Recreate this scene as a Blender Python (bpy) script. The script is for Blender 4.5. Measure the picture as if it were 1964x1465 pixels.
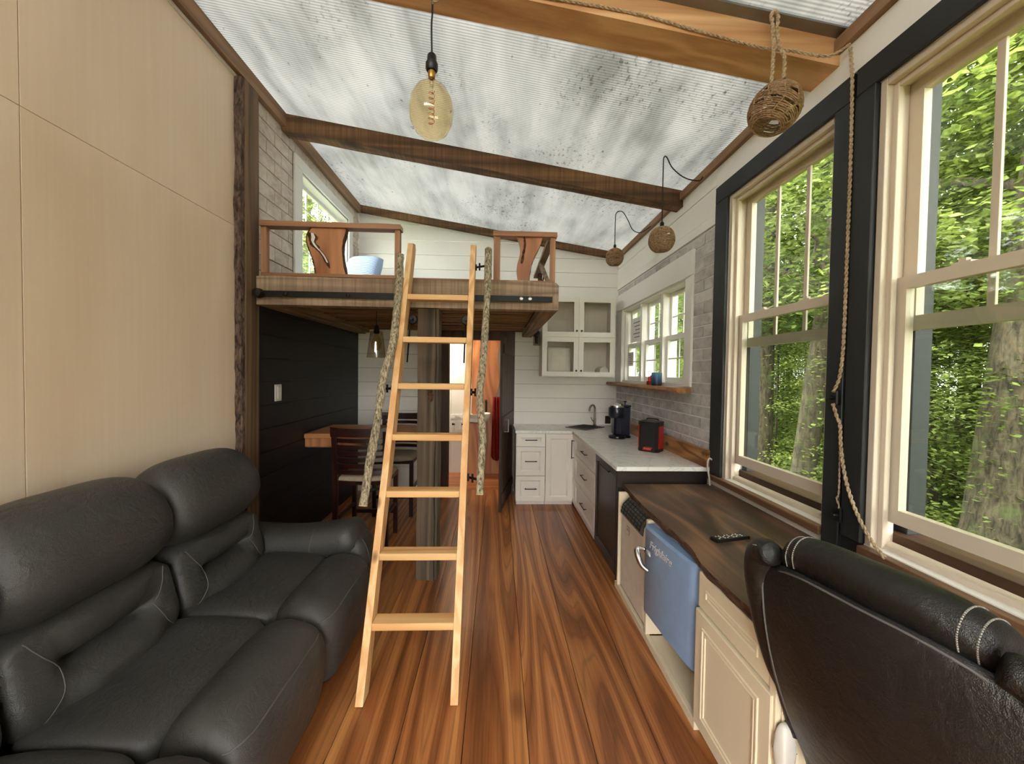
import bpy, bmesh, math, random
import numpy as np
from mathutils import Vector, Matrix, noise

for o in list(bpy.data.objects):
    bpy.data.objects.remove(o, do_unlink=True)
sc = bpy.context.scene
COL = sc.collection
random.seed(7)
R = math.radians

# ------------------------------------------------------------ camera
cam_d = bpy.data.cameras.new('camera')
cam_d.sensor_width = 36.0
cam_d.sensor_fit = 'HORIZONTAL'
cam_d.lens = 736.0 / 1964.0 * 36.0
cam_d.clip_start = 0.02
cam_d.clip_end = 300
cam = bpy.data.objects.new('camera', cam_d)
COL.objects.link(cam)
yaw, pitch, roll = R(2.2), R(1.4), R(0.8)
fw = Vector((math.sin(yaw) * math.cos(pitch), math.cos(yaw) * math.cos(pitch), -math.sin(pitch)))
rt = Vector((math.cos(yaw), -math.sin(yaw), 0))
up = rt.cross(fw)
rt2 = rt * math.cos(roll) + up * math.sin(roll)
up2 = up * math.cos(roll) - rt * math.sin(roll)
mw = Matrix((rt2, up2, -fw)).transposed().to_4x4()
mw.translation = Vector((0, 0, 1.6))
cam.matrix_world = mw
sc.camera = cam

# ------------------------------------------------------------ sky and exposure
w = bpy.data.worlds.new('overcast_sky')
sc.world = w
w.use_nodes = True
bg = w.node_tree.nodes['Background']
bg.inputs['Color'].default_value = (1.0, 0.985, 0.95, 1)
bg.inputs['Strength'].default_value = 6.5
cy = sc.cycles
cy.max_bounces = 6; cy.diffuse_bounces = 3; cy.glossy_bounces = 2; cy.transmission_bounces = 3; cy.transparent_max_bounces = 8
cy.use_adaptive_sampling = True; cy.adaptive_threshold = 0.08
cy.caustics_reflective = False; cy.caustics_refractive = False
sc.view_settings.view_transform = 'Standard'
sc.view_settings.look = 'None'
sc.view_settings.gamma = 1.0
sc.view_settings.use_curve_mapping = False
sc.view_settings.exposure = 1.42

# ------------------------------------------------------------ room numbers
XL, XR, YB, YF, YN = -1.84, 1.62, 5.15, 2.9, -1.2
ZR = lambda x: 3.75 - (x - XL) * 0.156          # underside of the roof sheet

# ------------------------------------------------------------ materials
def S(r, g, b):
    f = lambda c: (c / 12.92 if c <= 0.04045 else ((c + 0.055) / 1.055) ** 2.4)
    return (f(r / 255), f(g / 255), f(b / 255), 1)

class Mat:
    def __init__(s, name):
        s.m = bpy.data.materials.new(name)
        s.m.use_nodes = True
        s.nt = s.m.node_tree
        s.b = s.nt.nodes['Principled BSDF']
        s.out = s.nt.nodes['Material Output']
    def n(s, t):
        return s.nt.nodes.new(t)
    def l(s, a, b):
        s.nt.links.new(a, b)
    def put(s, sock, v):
        if hasattr(v, 'is_output'):
            s.l(v, sock)
        else:
            sock.default_value = v
    def vec(s, scale=(1, 1, 1), rnd=True, rot=(0, 0, 0), gen=False):
        tc = s.n('ShaderNodeTexCoord')
        v = tc.outputs['Generated' if gen else 'Object']
        if rnd:
            oi = s.n('ShaderNodeObjectInfo')
            mu = s.n('ShaderNodeMath'); mu.operation = 'MULTIPLY'
            s.l(oi.outputs['Random'], mu.inputs[0]); mu.inputs[1].default_value = 61.7
            ad = s.n('ShaderNodeVectorMath'); ad.operation = 'ADD'
            s.l(v, ad.inputs[0]); s.l(mu.outputs[0], ad.inputs[1])
            v = ad.outputs[0]
        mp = s.n('ShaderNodeMapping')
        mp.inputs['Scale'].default_value = scale
        mp.inputs['Rotation'].default_value = rot
        s.l(v, mp.inputs['Vector'])
        return mp.outputs[0]
    def rnd(s):
        return s.n('ShaderNodeObjectInfo').outputs['Random']
    def noise(s, v, scale=5, detail=3, rough=0.5, dist=0.0):
        t = s.n('ShaderNodeTexNoise')
        s.l(v, t.inputs['Vector'])
        t.inputs['Scale'].default_value = scale
        t.inputs['Detail'].default_value = detail
        t.inputs['Roughness'].default_value = rough
        t.inputs['Distortion'].default_value = dist
        return t.outputs['Fac']
    def voro(s, v, scale=5, feat='F1'):
        t = s.n('ShaderNodeTexVoronoi'); t.feature = feat
        s.l(v, t.inputs['Vector']); t.inputs['Scale'].default_value = scale
        return t.outputs['Distance']
    def math(s, op, a, b=0.0, c=None):
        t = s.n('ShaderNodeMath'); t.operation = op
        s.put(t.inputs[0], a); s.put(t.inputs[1], b)
        if c is not None:
            s.put(t.inputs[2], c)
        return t.outputs[0]
    def sep(s, v, i):
        t = s.n('ShaderNodeSeparateXYZ'); s.l(v, t.inputs[0]); return t.outputs[i]
    def ramp(s, f, stops, interp='LINEAR'):
        t = s.n('ShaderNodeValToRGB')
        s.put(t.inputs[0], f)
        cr = t.color_ramp; cr.interpolation = interp
        while len(cr.elements) < len(stops):
            cr.elements.new(0.5)
        for e, (p, c) in zip(cr.elements, stops):
            e.position = p
            e.color = c if len(c) == 4 else (*c, 1)
        return t.outputs[0]
    def mix(s, f, a, b, mode='MIX'):
        t = s.n('ShaderNodeMix'); t.data_type = 'RGBA'; t.blend_type = mode
        s.put(t.inputs['Factor'], f)
        s.put(t.inputs[6], a); s.put(t.inputs[7], b)
        return t.outputs[2]
    def bump(s, h, strength=0.3, dist=0.01):
        t = s.n('ShaderNodeBump')
        t.inputs['Strength'].default_value = strength
        t.inputs['Distance'].default_value = dist
        s.l(h, t.inputs['Height'])
        s.l(t.outputs[0], s.b.inputs['Normal'])
    def set(s, **k):
        for kk, v in k.items():
            s.put(s.b.inputs[kk.replace('_', ' ')], v)
        return s

G3 = lambda v: (v, v, v, 1)

def paint(name, c, rough=0.5, var=0.06, nscale=3.0, bump=0.0, spec=0.4):
    m = Mat(name)
    v = m.vec()
    n = m.noise(v, nscale, 2)
    dark = tuple(x * (1 - var * 2) for x in c[:3]) + (1,)
    m.set(Base_Color=m.ramp(n, [(0.3, dark), (0.7, c)]), Roughness=rough, Specular_IOR_Level=spec)
    if bump:
        m.bump(m.noise(v, 90, 2), bump, 0.002)
    return m.m

def wood(name, dark, light, axis=1, across=3.0, along=0.35, rings=9.0, fib=60.0, rough=0.5, contrast=1.0,
         knots=0.0, vary=0.25, bump=0.15, coat=0.0, saw=0.0, mid=None, fine=0.0):
    """growth-ring contours of a stretched noise field, with fibres, knots and piece-to-piece variation"""
    m = Mat(name)
    sc3 = [across] * 3; sc3[axis] = along
    v = m.vec(tuple(sc3))
    n = m.noise(v, 1.0, 1.5, 0.4, 0.3)
    s = m.math('SINE', m.math('MULTIPLY', n, rings * 6.283))
    ringf = m.math('MULTIPLY_ADD', s, 0.5 * contrast, 0.5)
    fs = [fib] * 3; fs[axis] = fib * 0.03
    f = m.noise(m.vec(tuple(fs)), 1.0, 2, 0.6)
    blot = m.noise(m.vec(tuple(a * 0.7 for a in sc3)), 1.0, 2, 0.6)
    fac = m.math('ADD', m.math('MULTIPLY', ringf, 0.45), m.math('MULTIPLY', f, 0.35))
    fac = m.math('ADD', fac, m.math('MULTIPLY_ADD', blot, 0.7, -0.25))
    if mid is None:
        mid = tuple((a + b) / 2 for a, b in zip(dark, light))
    col = m.ramp(fac, [(0.2, dark), (0.5, mid), (0.8, light)])
    if fine:
        ln = m.math('POWER', m.math('MULTIPLY_ADD', m.math('SINE', m.math('MULTIPLY', n, rings * 6.283 * 3.3)), 0.5, 0.5), 8.0)
        ln = m.math('MULTIPLY', ln, m.math('MULTIPLY', blot, fine * 2))
        col = m.mix(ln, col, tuple(x * 0.55 for x in dark[:3]) + (1,))
    if knots:
        ks = [knots] * 3; ks[axis] = knots * 0.5
        d = m.voro(m.vec(tuple(ks)), 1.0)
        k = m.ramp(d, [(0.06, G3(1)), (0.15, G3(0))])
        col = m.mix(k, col, tuple(x * 0.35 for x in dark[:3]) + (1,))
    if vary:
        hv = m.n('ShaderNodeHueSaturation')
        m.l(col, hv.inputs['Color'])
        m.l(m.math('MULTIPLY_ADD', m.rnd(), vary * 2, 1 - vary), hv.inputs['Value'])
        col = hv.outputs[0]
    if saw:
        ss = [1.2] * 3; ss[axis] = saw
        sw = m.noise(m.vec(tuple(ss)), 1.0, 2, 0.5, 0.15)
        col = m.mix(m.ramp(sw, [(0.40, G3(0.34)), (0.58, G3(0.0))]), col, tuple(x * 0.4 for x in dark[:3]) + (1,))
    m.set(Base_Color=col, Roughness=rough)
    if coat:
        m.set(Coat_Weight=coat, Coat_Roughness=0.16)
    m.bump(m.math('ADD', f, m.math('MULTIPLY', ringf, 0.5)), bump, 0.003)
    return m.m

def plain(name, c, rough=0.4, metal=0.0, coat=0.0):
    m = Mat(name)
    v = m.vec()
    n = m.noise(v, 14, 1)
    m.set(Base_Color=m.ramp(n, [(0.3, tuple(x * 0.9 for x in c[:3]) + (1,)), (0.7, c)]), Roughness=rough, Metallic=metal, Coat_Weight=coat)
    return m.m

def leather(name, c, rough=0.42, scale=1.0):
    m = Mat(name)
    v = m.vec()
    big = m.noise(v, 3.5 * scale, 4, 0.6)
    cr = m.noise(m.vec((1, 1, 1)), 22 * scale, 3, 0.6, 0.8)
    fine = m.voro(v, 420 * scale)
    c2 = tuple(min(1, x * 1.35) for x in c[:3]) + (1,)
    m.set(Base_Color=m.ramp(big, [(0.3, c), (0.75, c2)]), Roughness=m.math('MULTIPLY_ADD', big, 0.22, rough - 0.1))
    h = m.math('ADD', m.math('MULTIPLY', cr, 0.8), m.math('MULTIPLY', fine, 0.12))
    h = m.math('ADD', h, m.math('MULTIPLY', big, 1.6))
    m.bump(h, 0.42, 0.014)
    return m.m

def bark(name, dark, light, axis=2, rough=0.9, sc_=30.0, bump=0.8, moss=None):
    m = Mat(name)
    s3 = [sc_] * 3; s3[axis] = sc_ * 0.28
    v = m.vec(tuple(s3))
    n = m.noise(v, 1.0, 4, 0.65, 0.6)
    col = m.ramp(n, [(0.36, dark), (0.5, tuple((a + b) / 2 for a, b in zip(dark, light))), (0.64, light)])
    if moss:
        col = m.mix(m.ramp(m.noise(m.vec((5, 5, 5)), 1.0, 3), [(0.55, G3(0)), (0.75, G3(0.7))]), col, moss)
    m.set(Base_Color=col, Roughness=rough)
    m.bump(n, bump, 0.02)
    return m.m

def glass(name, tint=(1, 1, 1, 1), refl=1.0, dirt=0.0):
    m = Mat(name)
    nt = m.nt
    nt.nodes.remove(m.b)
    tr = m.n('ShaderNodeBsdfTransparent'); tr.inputs[0].default_value = tint
    gl = m.n('ShaderNodeBsdfGlossy'); gl.inputs['Roughness'].default_value = 0.02
    lw = m.n('ShaderNodeLayerWeight'); lw.inputs[0].default_value = 0.5
    mx = m.n('ShaderNodeMixShader')
    sch = m.math('MULTIPLY_ADD', m.math('POWER', lw.outputs['Facing'], 5.0), 0.5, 0.04)
    m.l(m.math('MULTIPLY', sch, refl), mx.inputs[0])
    m.l(tr.outputs[0], mx.inputs[1]); m.l(gl.outputs[0], mx.inputs[2])
    m.l(mx.outputs[0], m.out.inputs[0])
    return m.m

ROOF_DIFF = 0.35
ROOF_T = 0.50
def roof_sheet():
    m = Mat('polycarbonate_sheet')
    v = m.vec((1, 1, 1))
    # ribs run across the room (x); stripes repeat along y
    y = m.sep(v, 1)
    rib = m.math('SINE', m.math('MULTIPLY', y, 6.283 / 0.019))
    blot = m.noise(m.vec((1.6, 0.9, 1)), 1.6, 3, 0.62)
    streak = m.noise(m.vec((6.0, 0.8, 1)), 1.6, 3, 0.65)
    base = m.math('ADD', m.math('MULTIPLY', blot, 0.55), m.math('MULTIPLY', streak, 0.45))
    col = m.ramp(base, [(0.34, S(196, 197, 194)), (0.47, S(226, 227, 225)), (0.6, S(244, 244, 242))])
    col = m.mix(m.math('MULTIPLY_ADD', rib, 0.27, 0.25), col, S(120, 122, 120))
    # mould and leaf dirt: dark ragged specks gathered in patches
    patch = m.ramp(m.noise(m.vec((1.2, 1.2, 1)), 1.3, 2), [(0.47, G3(0)), (0.66, G3(1))])
    sp = m.ramp(m.noise(m.vec((38, 20, 1)), 1.0, 3, 0.75), [(0.55, G3(0)), (0.68, G3(1))])
    sp2 = m.ramp(m.noise(m.vec((16, 10, 1)), 1.0, 3, 0.75), [(0.66, G3(0)), (0.74, G3(0.9))])
    d = m.math('MAXIMUM', m.math('MULTIPLY', patch, sp), sp2)
    col = m.mix(m.math('MULTIPLY', d, 0.75), col, S(70, 60, 52))
    m.nt.nodes.remove(m.b)
    t = m.n('ShaderNodeBsdfTranslucent'); m.l(m.mix(1.0, col, G3(ROOF_T), 'MULTIPLY'), t.inputs[0])
    df = m.n('ShaderNodeBsdfDiffuse'); m.l(col, df.inputs[0])
    g = m.n('ShaderNodeBsdfGlossy'); g.inputs['Roughness'].default_value = 0.25
    a = m.n('ShaderNodeMixShader'); a.inputs[0].default_value = ROOF_DIFF
    m.l(t.outputs[0], a.inputs[1]); m.l(df.outputs[0], a.inputs[2])
    b2 = m.n('ShaderNodeMixShader'); b2.inputs[0].default_value = 0.03
    m.l(a.outputs[0], b2.inputs[1]); m.l(g.outputs[0], b2.inputs[2])
    m.l(b2.outputs[0], m.out.inputs[0])
    return m.m

def leaf_mat(name, c1, c2, c3):
    m = Mat(name)
    v = m.vec((1, 1, 1))
    n = m.noise(v, 1.3, 2, 0.7)
    n2 = m.noise(v, 30, 1)
    f = m.math('ADD', m.math('MULTIPLY', n, 0.6), m.math('MULTIPLY', n2, 0.4))
    col = m.ramp(f, [(0.36, c1), (0.5, c2), (0.66, c3)])
    m.nt.nodes.remove(m.b)
    t = m.n('ShaderNodeBsdfTranslucent'); m.l(col, t.inputs[0])
    df = m.n('ShaderNodeBsdfDiffuse'); m.l(col, df.inputs[0])
    a = m.n('ShaderNodeMixShader'); a.inputs[0].default_value = 0.5
    m.l(t.outputs[0], a.inputs[1]); m.l(df.outputs[0], a.inputs[2])
    m.l(a.outputs[0], m.out.inputs[0])
    return m.m

M = {}
M['plank'] = wood('fir_floor_plank', S(116, 66, 33), S(220, 154, 92), 1, 3.0, 0.14, 13, 110, 0.34, 0.7, 2.2, 0.16, 0.1, 0.25, mid=S(176, 108, 60), fine=0.4)
M['ply'] = wood('birch_plywood', S(228, 203, 174), S(243, 222, 197), 2, 1.3, 0.35, 5, 40, 0.6, 0.5, 0, 0.03, 0.03)
M['ladder'] = wood('ladder_pine', S(214, 158, 98), S(240, 200, 146), 2, 9, 0.6, 4, 120, 0.55, 1, 6.0, 0.05, 0.1)
M['rung'] = wood('rung_pine', S(214, 156, 94), S(238, 196, 138), 0, 9, 0.6, 4, 120, 0.55, 1, 0, 0.06, 0.1)
M['beam'] = wood('rough_sawn_beam', S(84, 58, 38), S(150, 110, 74), 0, 7, 0.4, 4, 70, 0.75, 0.8, 2.0, 0.08, 0.4, saw=75)
M['beam_new'] = wood('new_fir_beam', S(182, 130, 82), S(228, 184, 134), 0, 6, 0.4, 5, 70, 0.65, 0.9, 1.6, 0.05, 0.2)
M['ledger'] = wood('ledger_pine', S(112, 84, 60), S(166, 130, 96), 1, 7, 0.4, 4, 70, 0.7, 0.8, 1.6, 0.08, 0.2)
M['weath'] = wood('weathered_oak', S(122, 100, 82), S(182, 156, 130), 0, 8, 0.5, 5, 80, 0.8, 0.8, 2.0, 0.06, 0.5, saw=55)
M['weath_y'] = wood('weathered_oak_y', S(104, 82, 62), S(164, 134, 106), 1, 8, 0.5, 5, 80, 0.8, 0.8, 2.0, 0.06, 0.4)
M['weath_z'] = wood('weathered_post', S(60, 51, 42), S(112, 95, 76), 2, 8, 0.4, 5, 80, 0.8, 0.9, 1.5, 0.06, 0.5)
M['soffit'] = wood('loft_deck_board', S(112, 80, 60), S(172, 130, 100), 0, 8, 0.5, 4, 80, 0.75, 0.8, 1.5, 0.12, 0.2)
M['cherry'] = wood('live_edge_cherry', S(144, 88, 52), S(200, 140, 92), 2, 6, 0.9, 4, 60, 0.45, 0.8, 2.2, 0.06, 0.1)
M['rail'] = wood('rail_cherry', S(132, 90, 62), S(182, 134, 98), 0, 7, 0.5, 4, 70, 0.5, 0.8, 2, 0.06, 0.15)
M['rail_z'] = wood('rail_cherry_z', S(140, 94, 64), S(190, 140, 102), 2, 9, 0.5, 4, 70, 0.5, 0.8, 0, 0.05, 0.15)
M['slab'] = wood('dark_stained_slab', S(56, 43, 36), S(158, 116, 86), 1, 3.6, 0.7, 5, 45, 0.42, 0.6, 0, 0.0, 0.12, mid=S(98, 72, 56))
M['spalt'] = wood('spalted_backsplash', S(104, 62, 30), S(196, 142, 84), 1, 9, 1.6, 3, 50, 0.45, 1.0, 6, 0.0, 0.1)
M['shelf'] = wood('window_shelf_wood', S(120, 80, 50), S(178, 130, 88), 1, 8, 0.6, 4, 60, 0.5, 0.8, 2, 0, 0.15)
M['sill'] = wood('brown_window_sill', S(96, 66, 46), S(146, 108, 80), 1, 9, 0.4, 4, 90, 0.4, 0.7, 0, 0.03, 0.1)
M['postside'] = wood('post_side_wood', S(72, 54, 38), S(124, 98, 70), 2, 8, 0.35, 5, 80, 0.75, 0.9, 1.5, 0, 0.4)
M['table'] = wood('dining_table_pine', S(160, 100, 60), S(206, 146, 96), 0, 6, 0.5, 5, 60, 0.5, 0.8, 2, 0, 0.1)
M['mahog'] = wood('mahogany_chair', S(26, 9, 7), S(52, 20, 14), 2, 8, 0.5, 3, 60, 0.3, 0.6, 0, 0.05, 0.05)
M['brown_door'] = wood('dark_walnut_door', S(40, 24, 15), S(82, 54, 36), 2, 6, 0.3, 4, 60, 0.5, 0.9, 2, 0.03, 0.2)
M['ext_brown'] = wood('exterior_brown_trim', S(46, 28, 16), S(78, 50, 28), 1, 6, 0.3, 4, 60, 0.6, 0.8, 0, 0.03, 0.2)
M['orange'] = wood('orange_slab', S(158, 92, 54), S(206, 140, 92), 2, 4, 0.8, 5, 60, 0.45, 0.8, 2.5, 0, 0.1)
M['white'] = paint('white_paint', S(238, 234, 227), 0.45, 0.02)
M['ship'] = paint('white_shiplap', S(238, 234, 226), 0.55, 0.025, 2.0)
M['cream'] = paint('cream_vinyl', S(214, 199, 180), 0.4, 0.02)
M['cabw'] = paint('cabinet_white', S(236, 229, 219), 0.4, 0.015)
M['cabc'] = paint('cabinet_cream', S(232, 218, 190), 0.42, 0.02)
M['black'] = paint('black_casing_paint', S(40, 43, 45), 0.5, 0.08)
M['navy'] = paint('dark_wall_paint', S(17, 19, 26), 0.5, 0.1)
M['seam'] = plain('seam_dark', S(70, 52, 36), 0.9)
M['blackp'] = plain('black_plastic', S(18, 18, 19), 0.35)
M['blackm'] = plain('black_steel', S(30, 30, 30), 0.45, 0.6)
M['rubber'] = plain('black_rubber', S(14, 14, 14), 0.7)
M['chrome'] = plain('chrome', S(222, 222, 224), 0.22, 1.0)
M['silver'] = plain('silver_letters', S(232, 232, 234), 0.35, 0.3)
M['nickel'] = plain('brushed_nickel', S(150, 138, 124), 0.3, 1.0)
M['alu'] = plain('aluminium', S(140, 140, 142), 0.45, 0.8)
M['brass'] = plain('brass', S(196, 154, 78), 0.3, 1.0)
M['whitep'] = plain('white_plastic', S(232, 228, 220), 0.35)
M['red'] = plain('red_plastic', S(196, 24, 22), 0.4)
M['redcloth'] = paint('red_cloth', S(140, 24, 18), 0.9, 0.15, 20)
M['darknavy'] = plain('navy_plastic', S(22, 27, 44), 0.3, 0, 0.3)
M['fridge'] = plain('sky_blue_enamel', S(140, 170, 208), 0.28, 0, 0.3)
M['acw'] = plain('appliance_white', S(232, 222, 205), 0.4)
M['grey'] = plain('grey_plastic', S(96, 92, 86), 0.5)
M['dish'] = plain('dark_brown_panel', S(44, 37, 33), 0.35)
M['paper'] = paint('paper', S(232, 228, 220), 0.8, 0.05, 12)
M['seatfab'] = paint('beige_seat_fabric', S(168, 152, 132), 0.9, 0.08, 40, 0.3)
M['sofa'] = leather('charcoal_leather', S(56, 55, 53), 0.43)
M['chairl'] = leather('black_leather', S(20, 19, 19), 0.36, 1.2)
M['sofaseam'] = plain('sofa_stitching', S(92, 91, 88), 0.6)
M['thread'] = plain('pale_thread', S(170, 166, 158), 0.7)
M['piping'] = plain('grey_piping', S(96, 94, 92), 0.4)
M['branch'] = bark('branch_bark', S(92, 78, 56), S(220, 206, 176), 2, 0.85, 95, 0.9)
M['cutwood'] = plain('cut_wood_end', S(216, 190, 140), 0.8)
M['postbark'] = bark('post_bark', S(46, 32, 26), S(128, 104, 88), 2, 0.95, 45, 1.0)
M['edgebark'] = bark('live_edge_bark', S(44, 26, 18), S(110, 74, 50), 1, 0.9, 50, 0.9)
M['trunk'] = bark('tree_bark', S(44, 38, 29), S(98, 88, 70), 2, 0.95, 24, 1.0, S(92, 104, 60))
M['jute'] = bark('jute_rope', S(152, 126, 96), S(216, 192, 158), 0, 0.95, 160, 0.4)
M['wick'] = bark('woven_jute', S(128, 98, 70), S(190, 156, 118), 0, 0.9, 120, 0.4)
M['cord'] = plain('dark_cord', S(46, 44, 44), 0.8)
M['pane'] = glass('window_glass', (0.95, 0.98, 0.96, 1), 1.0)
M['pane_screen'] = glass('screened_glass', (0.88, 0.91, 0.88, 1), 1.2)
M['cabglass'] = glass('cabinet_glass', (0.97, 0.96, 0.94, 1), 0.8)
M['amber'] = glass('amber_bulb_glass', (0.96, 0.86, 0.65, 1), 1.3)
M['clear'] = glass('clear_glass', (0.9, 0.88, 0.84, 1), 1.5)
M['fila'] = plain('filament', S(190, 96, 30), 0.4)
M['resin'] = paint('white_resin', S(240, 240, 240), 0.2, 0.03, 30)
M['blanket'] = paint('white_blue_quilt', S(214, 224, 238), 0.9, 0.08, 30, 0.4)
M['roof'] = roof_sheet()
M['orange_x'] = wood('orange_floor', S(146, 82, 42), S(200, 130, 78), 0, 6, 0.5, 4, 60, 0.35, 0.8, 0, 0.1, 0.1)
def glow():
    m = Mat('lamp_glow'); m.set(Emission_Color=(1, 0.8, 0.55, 1), Emission_Strength=6.0); return m.m
M['glow'] = glow()
M['candle'] = None

def quartz():
    m = Mat('white_quartz')
    v = m.vec()
    n = m.noise(v, 3.0, 5, 0.6, 1.2)
    vein = m.ramp(n, [(0.46, G3(0)), (0.5, G3(0.5)), (0.53, G3(0))])
    m.set(Base_Color=m.mix(vein, S(240, 237, 232), S(198, 194, 190)), Roughness=0.22)
    return m.m
M['quartz'] = quartz()

def brick_mat(name, c1, c2, c3):
    m = Mat(name)
    v = m.vec()
    n = m.noise(m.vec((12, 9, 14)), 1.0, 5, 0.65, 0.4)
    n2 = m.noise(m.vec((3, 3, 3)), 1.0, 2)
    f = m.math('ADD', m.math('MULTIPLY', n, 0.75), m.math('MULTIPLY', n2, 0.25))
    col = m.ramp(f, [(0.33, c1), (0.47, c2), (0.62, c3)])
    hv = m.n('ShaderNodeHueSaturation')
    m.l(col, hv.inputs['Color']); m.l(m.math('MULTIPLY_ADD', m.rnd(), 0.2, 0.88), hv.inputs['Value'])
    m.set(Base_Color=hv.outputs[0], Roughness=0.6)
    m.bump(n, 0.25, 0.004)
    return m.m
M['brick'] = brick_mat('grey_brick_tile', S(150, 143, 139), S(186, 180, 176), S(208, 203, 199))
M['brickw'] = brick_mat('buff_brick_tile', S(178, 158, 142), S(208, 192, 176), S(224, 212, 198))
M['grout'] = paint('pale_grout', S(246, 243, 238), 0.9, 0.02, 20)
M['gap'] = paint('shadow_gap_grey', S(120, 114, 106), 0.9, 0.05, 20)
M['groutd'] = paint('grey_grout', S(128, 112, 98), 0.9, 0.05, 20)

def candle_mat():
    m = Mat('blue_ombre_candle')
    z = m.sep(m.vec((1, 1, 1), False), 2)
    col = m.ramp(m.math('MULTIPLY_ADD', z, 8.0, 0.5), [(0.1, S(22, 36, 54)), (0.55, S(40, 84, 120)), (0.95, S(84, 134, 160))])
    m.set(Base_Color=col, Roughness=0.4)
    return m.m
M['candle'] = candle_mat()
def ground_mat():
    m = Mat('forest_floor')
    v = m.vec()
    n = m.noise(v, 2.2, 6, 0.7)
    m.set(Base_Color=m.ramp(n, [(0.35, S(86, 72, 50)), (0.5, S(104, 112, 58)), (0.65, S(140, 150, 84))]), Roughness=1.0)
    m.bump(n, 0.6, 0.1)
    return m.m
M['ground'] = ground_mat()
M['leafA'] = leaf_mat('leaf_green', S(80, 95, 48), S(124, 140, 74), S(174, 186, 112))
M['leafB'] = leaf_mat('leaf_deep_green', S(66, 82, 45), S(106, 124, 68), S(156, 170, 104))
M['leafC'] = leaf_mat('leaf_bright_green', S(104, 122, 56), S(154, 170, 86), S(202, 210, 130))

def striped():
    m = Mat('blue_striped_pillow')
    v = m.vec((1, 1, 1), False)
    s = m.math('SINE', m.math('ADD', m.math('MULTIPLY', m.sep(v, 1), 260), m.math('MULTIPLY', m.noise(v, 6, 2), 5)))
    m.set(Base_Color=m.ramp(m.math('MULTIPLY_ADD', s, 0.5, 0.5), [(0.3, S(112, 150, 206)), (0.7, S(206, 218, 236))]), Roughness=0.9)
    return m.m
M['stripe'] = striped()

# ------------------------------------------------------------ geometry helpers
ORG = {}
def reg(o, par, org):
    ORG[o.name] = org
    if par is not None:
        o.parent = par
    return o
def worg(par):
    return ORG[par.name] if par is not None else Vector((0, 0, 0))
def tag(o, label=None, cat=None, group=None, kind=None):
    if label: o['label'] = label
    if cat: o['category'] = cat
    if group: o['group'] = group
    if kind: o['kind'] = kind
    return o
def thing(name, loc, label, cat, group=None, kind=None, rot=None):
    """Empty at the base of a thing. With rot given its parts are built in local coordinates."""
    o = bpy.data.objects.new(name, None)
    o.empty_display_size = 0.1
    COL.objects.link(o)
    o.location = loc
    if rot is not None:
        o.rotation_euler = rot
        ORG[o.name] = Vector((0, 0, 0))
    else:
        ORG[o.name] = Vector(loc)
    return tag(o, label, cat, group, kind)
def mobj(name, me, m, par=None, loc=None, rot=None):
    """link mesh at world loc (local to parent when the parent is rotated)"""
    o = bpy.data.objects.new(name, me)
    COL.objects.link(o)
    if m is not None and not me.materials:
        me.materials.append(m)
    lw = Vector(loc) if loc is not None else Vector((0, 0, 0))
    o.location = lw - worg(par)
    if rot is not None:
        o.rotation_euler = rot
    return reg(o, par, lw)
def raw(name, verts, faces, m, par=None, smooth=False, center=True):
    vs = [Vector(v) for v in verts]
    c = Vector((0, 0, 0))
    if center:
        lo = Vector((min(v[i] for v in vs) for i in range(3))); hi = Vector((max(v[i] for v in vs) for i in range(3)))
        c = (lo + hi) / 2
        if par is None:
            c.z = lo.z
    me = bpy.data.meshes.new(name)
    me.from_pydata([v - c for v in vs], [], faces)
    me.update()
    if smooth:
        for p in me.polygons: p.use_smooth = True
    return mobj(name, me, m, par, c)
BC = {}
def box_mesh(dx, dy, dz, bev, m):
    k = (round(dx, 4), round(dy, 4), round(dz, 4), round(bev, 4), m.name if m else '')
    if k in BC: return BC[k]
    bm = bmesh.new()
    bmesh.ops.create_cube(bm, size=1)
    for v in bm.verts:
        v.co.x *= dx; v.co.y *= dy; v.co.z *= dz
    b = min(bev, dx * .45, dy * .45, dz * .45)
    if b > 0:
        bmesh.ops.bevel(bm, geom=bm.edges[:], offset=b, segments=1, affect='EDGES')
    me = bpy.data.meshes.new('box')
    bm.to_mesh(me); bm.free()
    if m: me.materials.append(m)
    BC[k] = me
    return me
def box(name, x0, x1, y0, y1, z0, z1, m, par=None, bev=0.002, rot=None):
    me = box_mesh(abs(x1 - x0), abs(y1 - y0), abs(z1 - z0), bev, m)
    return mobj(name, me, m, par, ((x0 + x1) / 2, (y0 + y1) / 2, (z0 + z1) / 2), rot)
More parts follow.
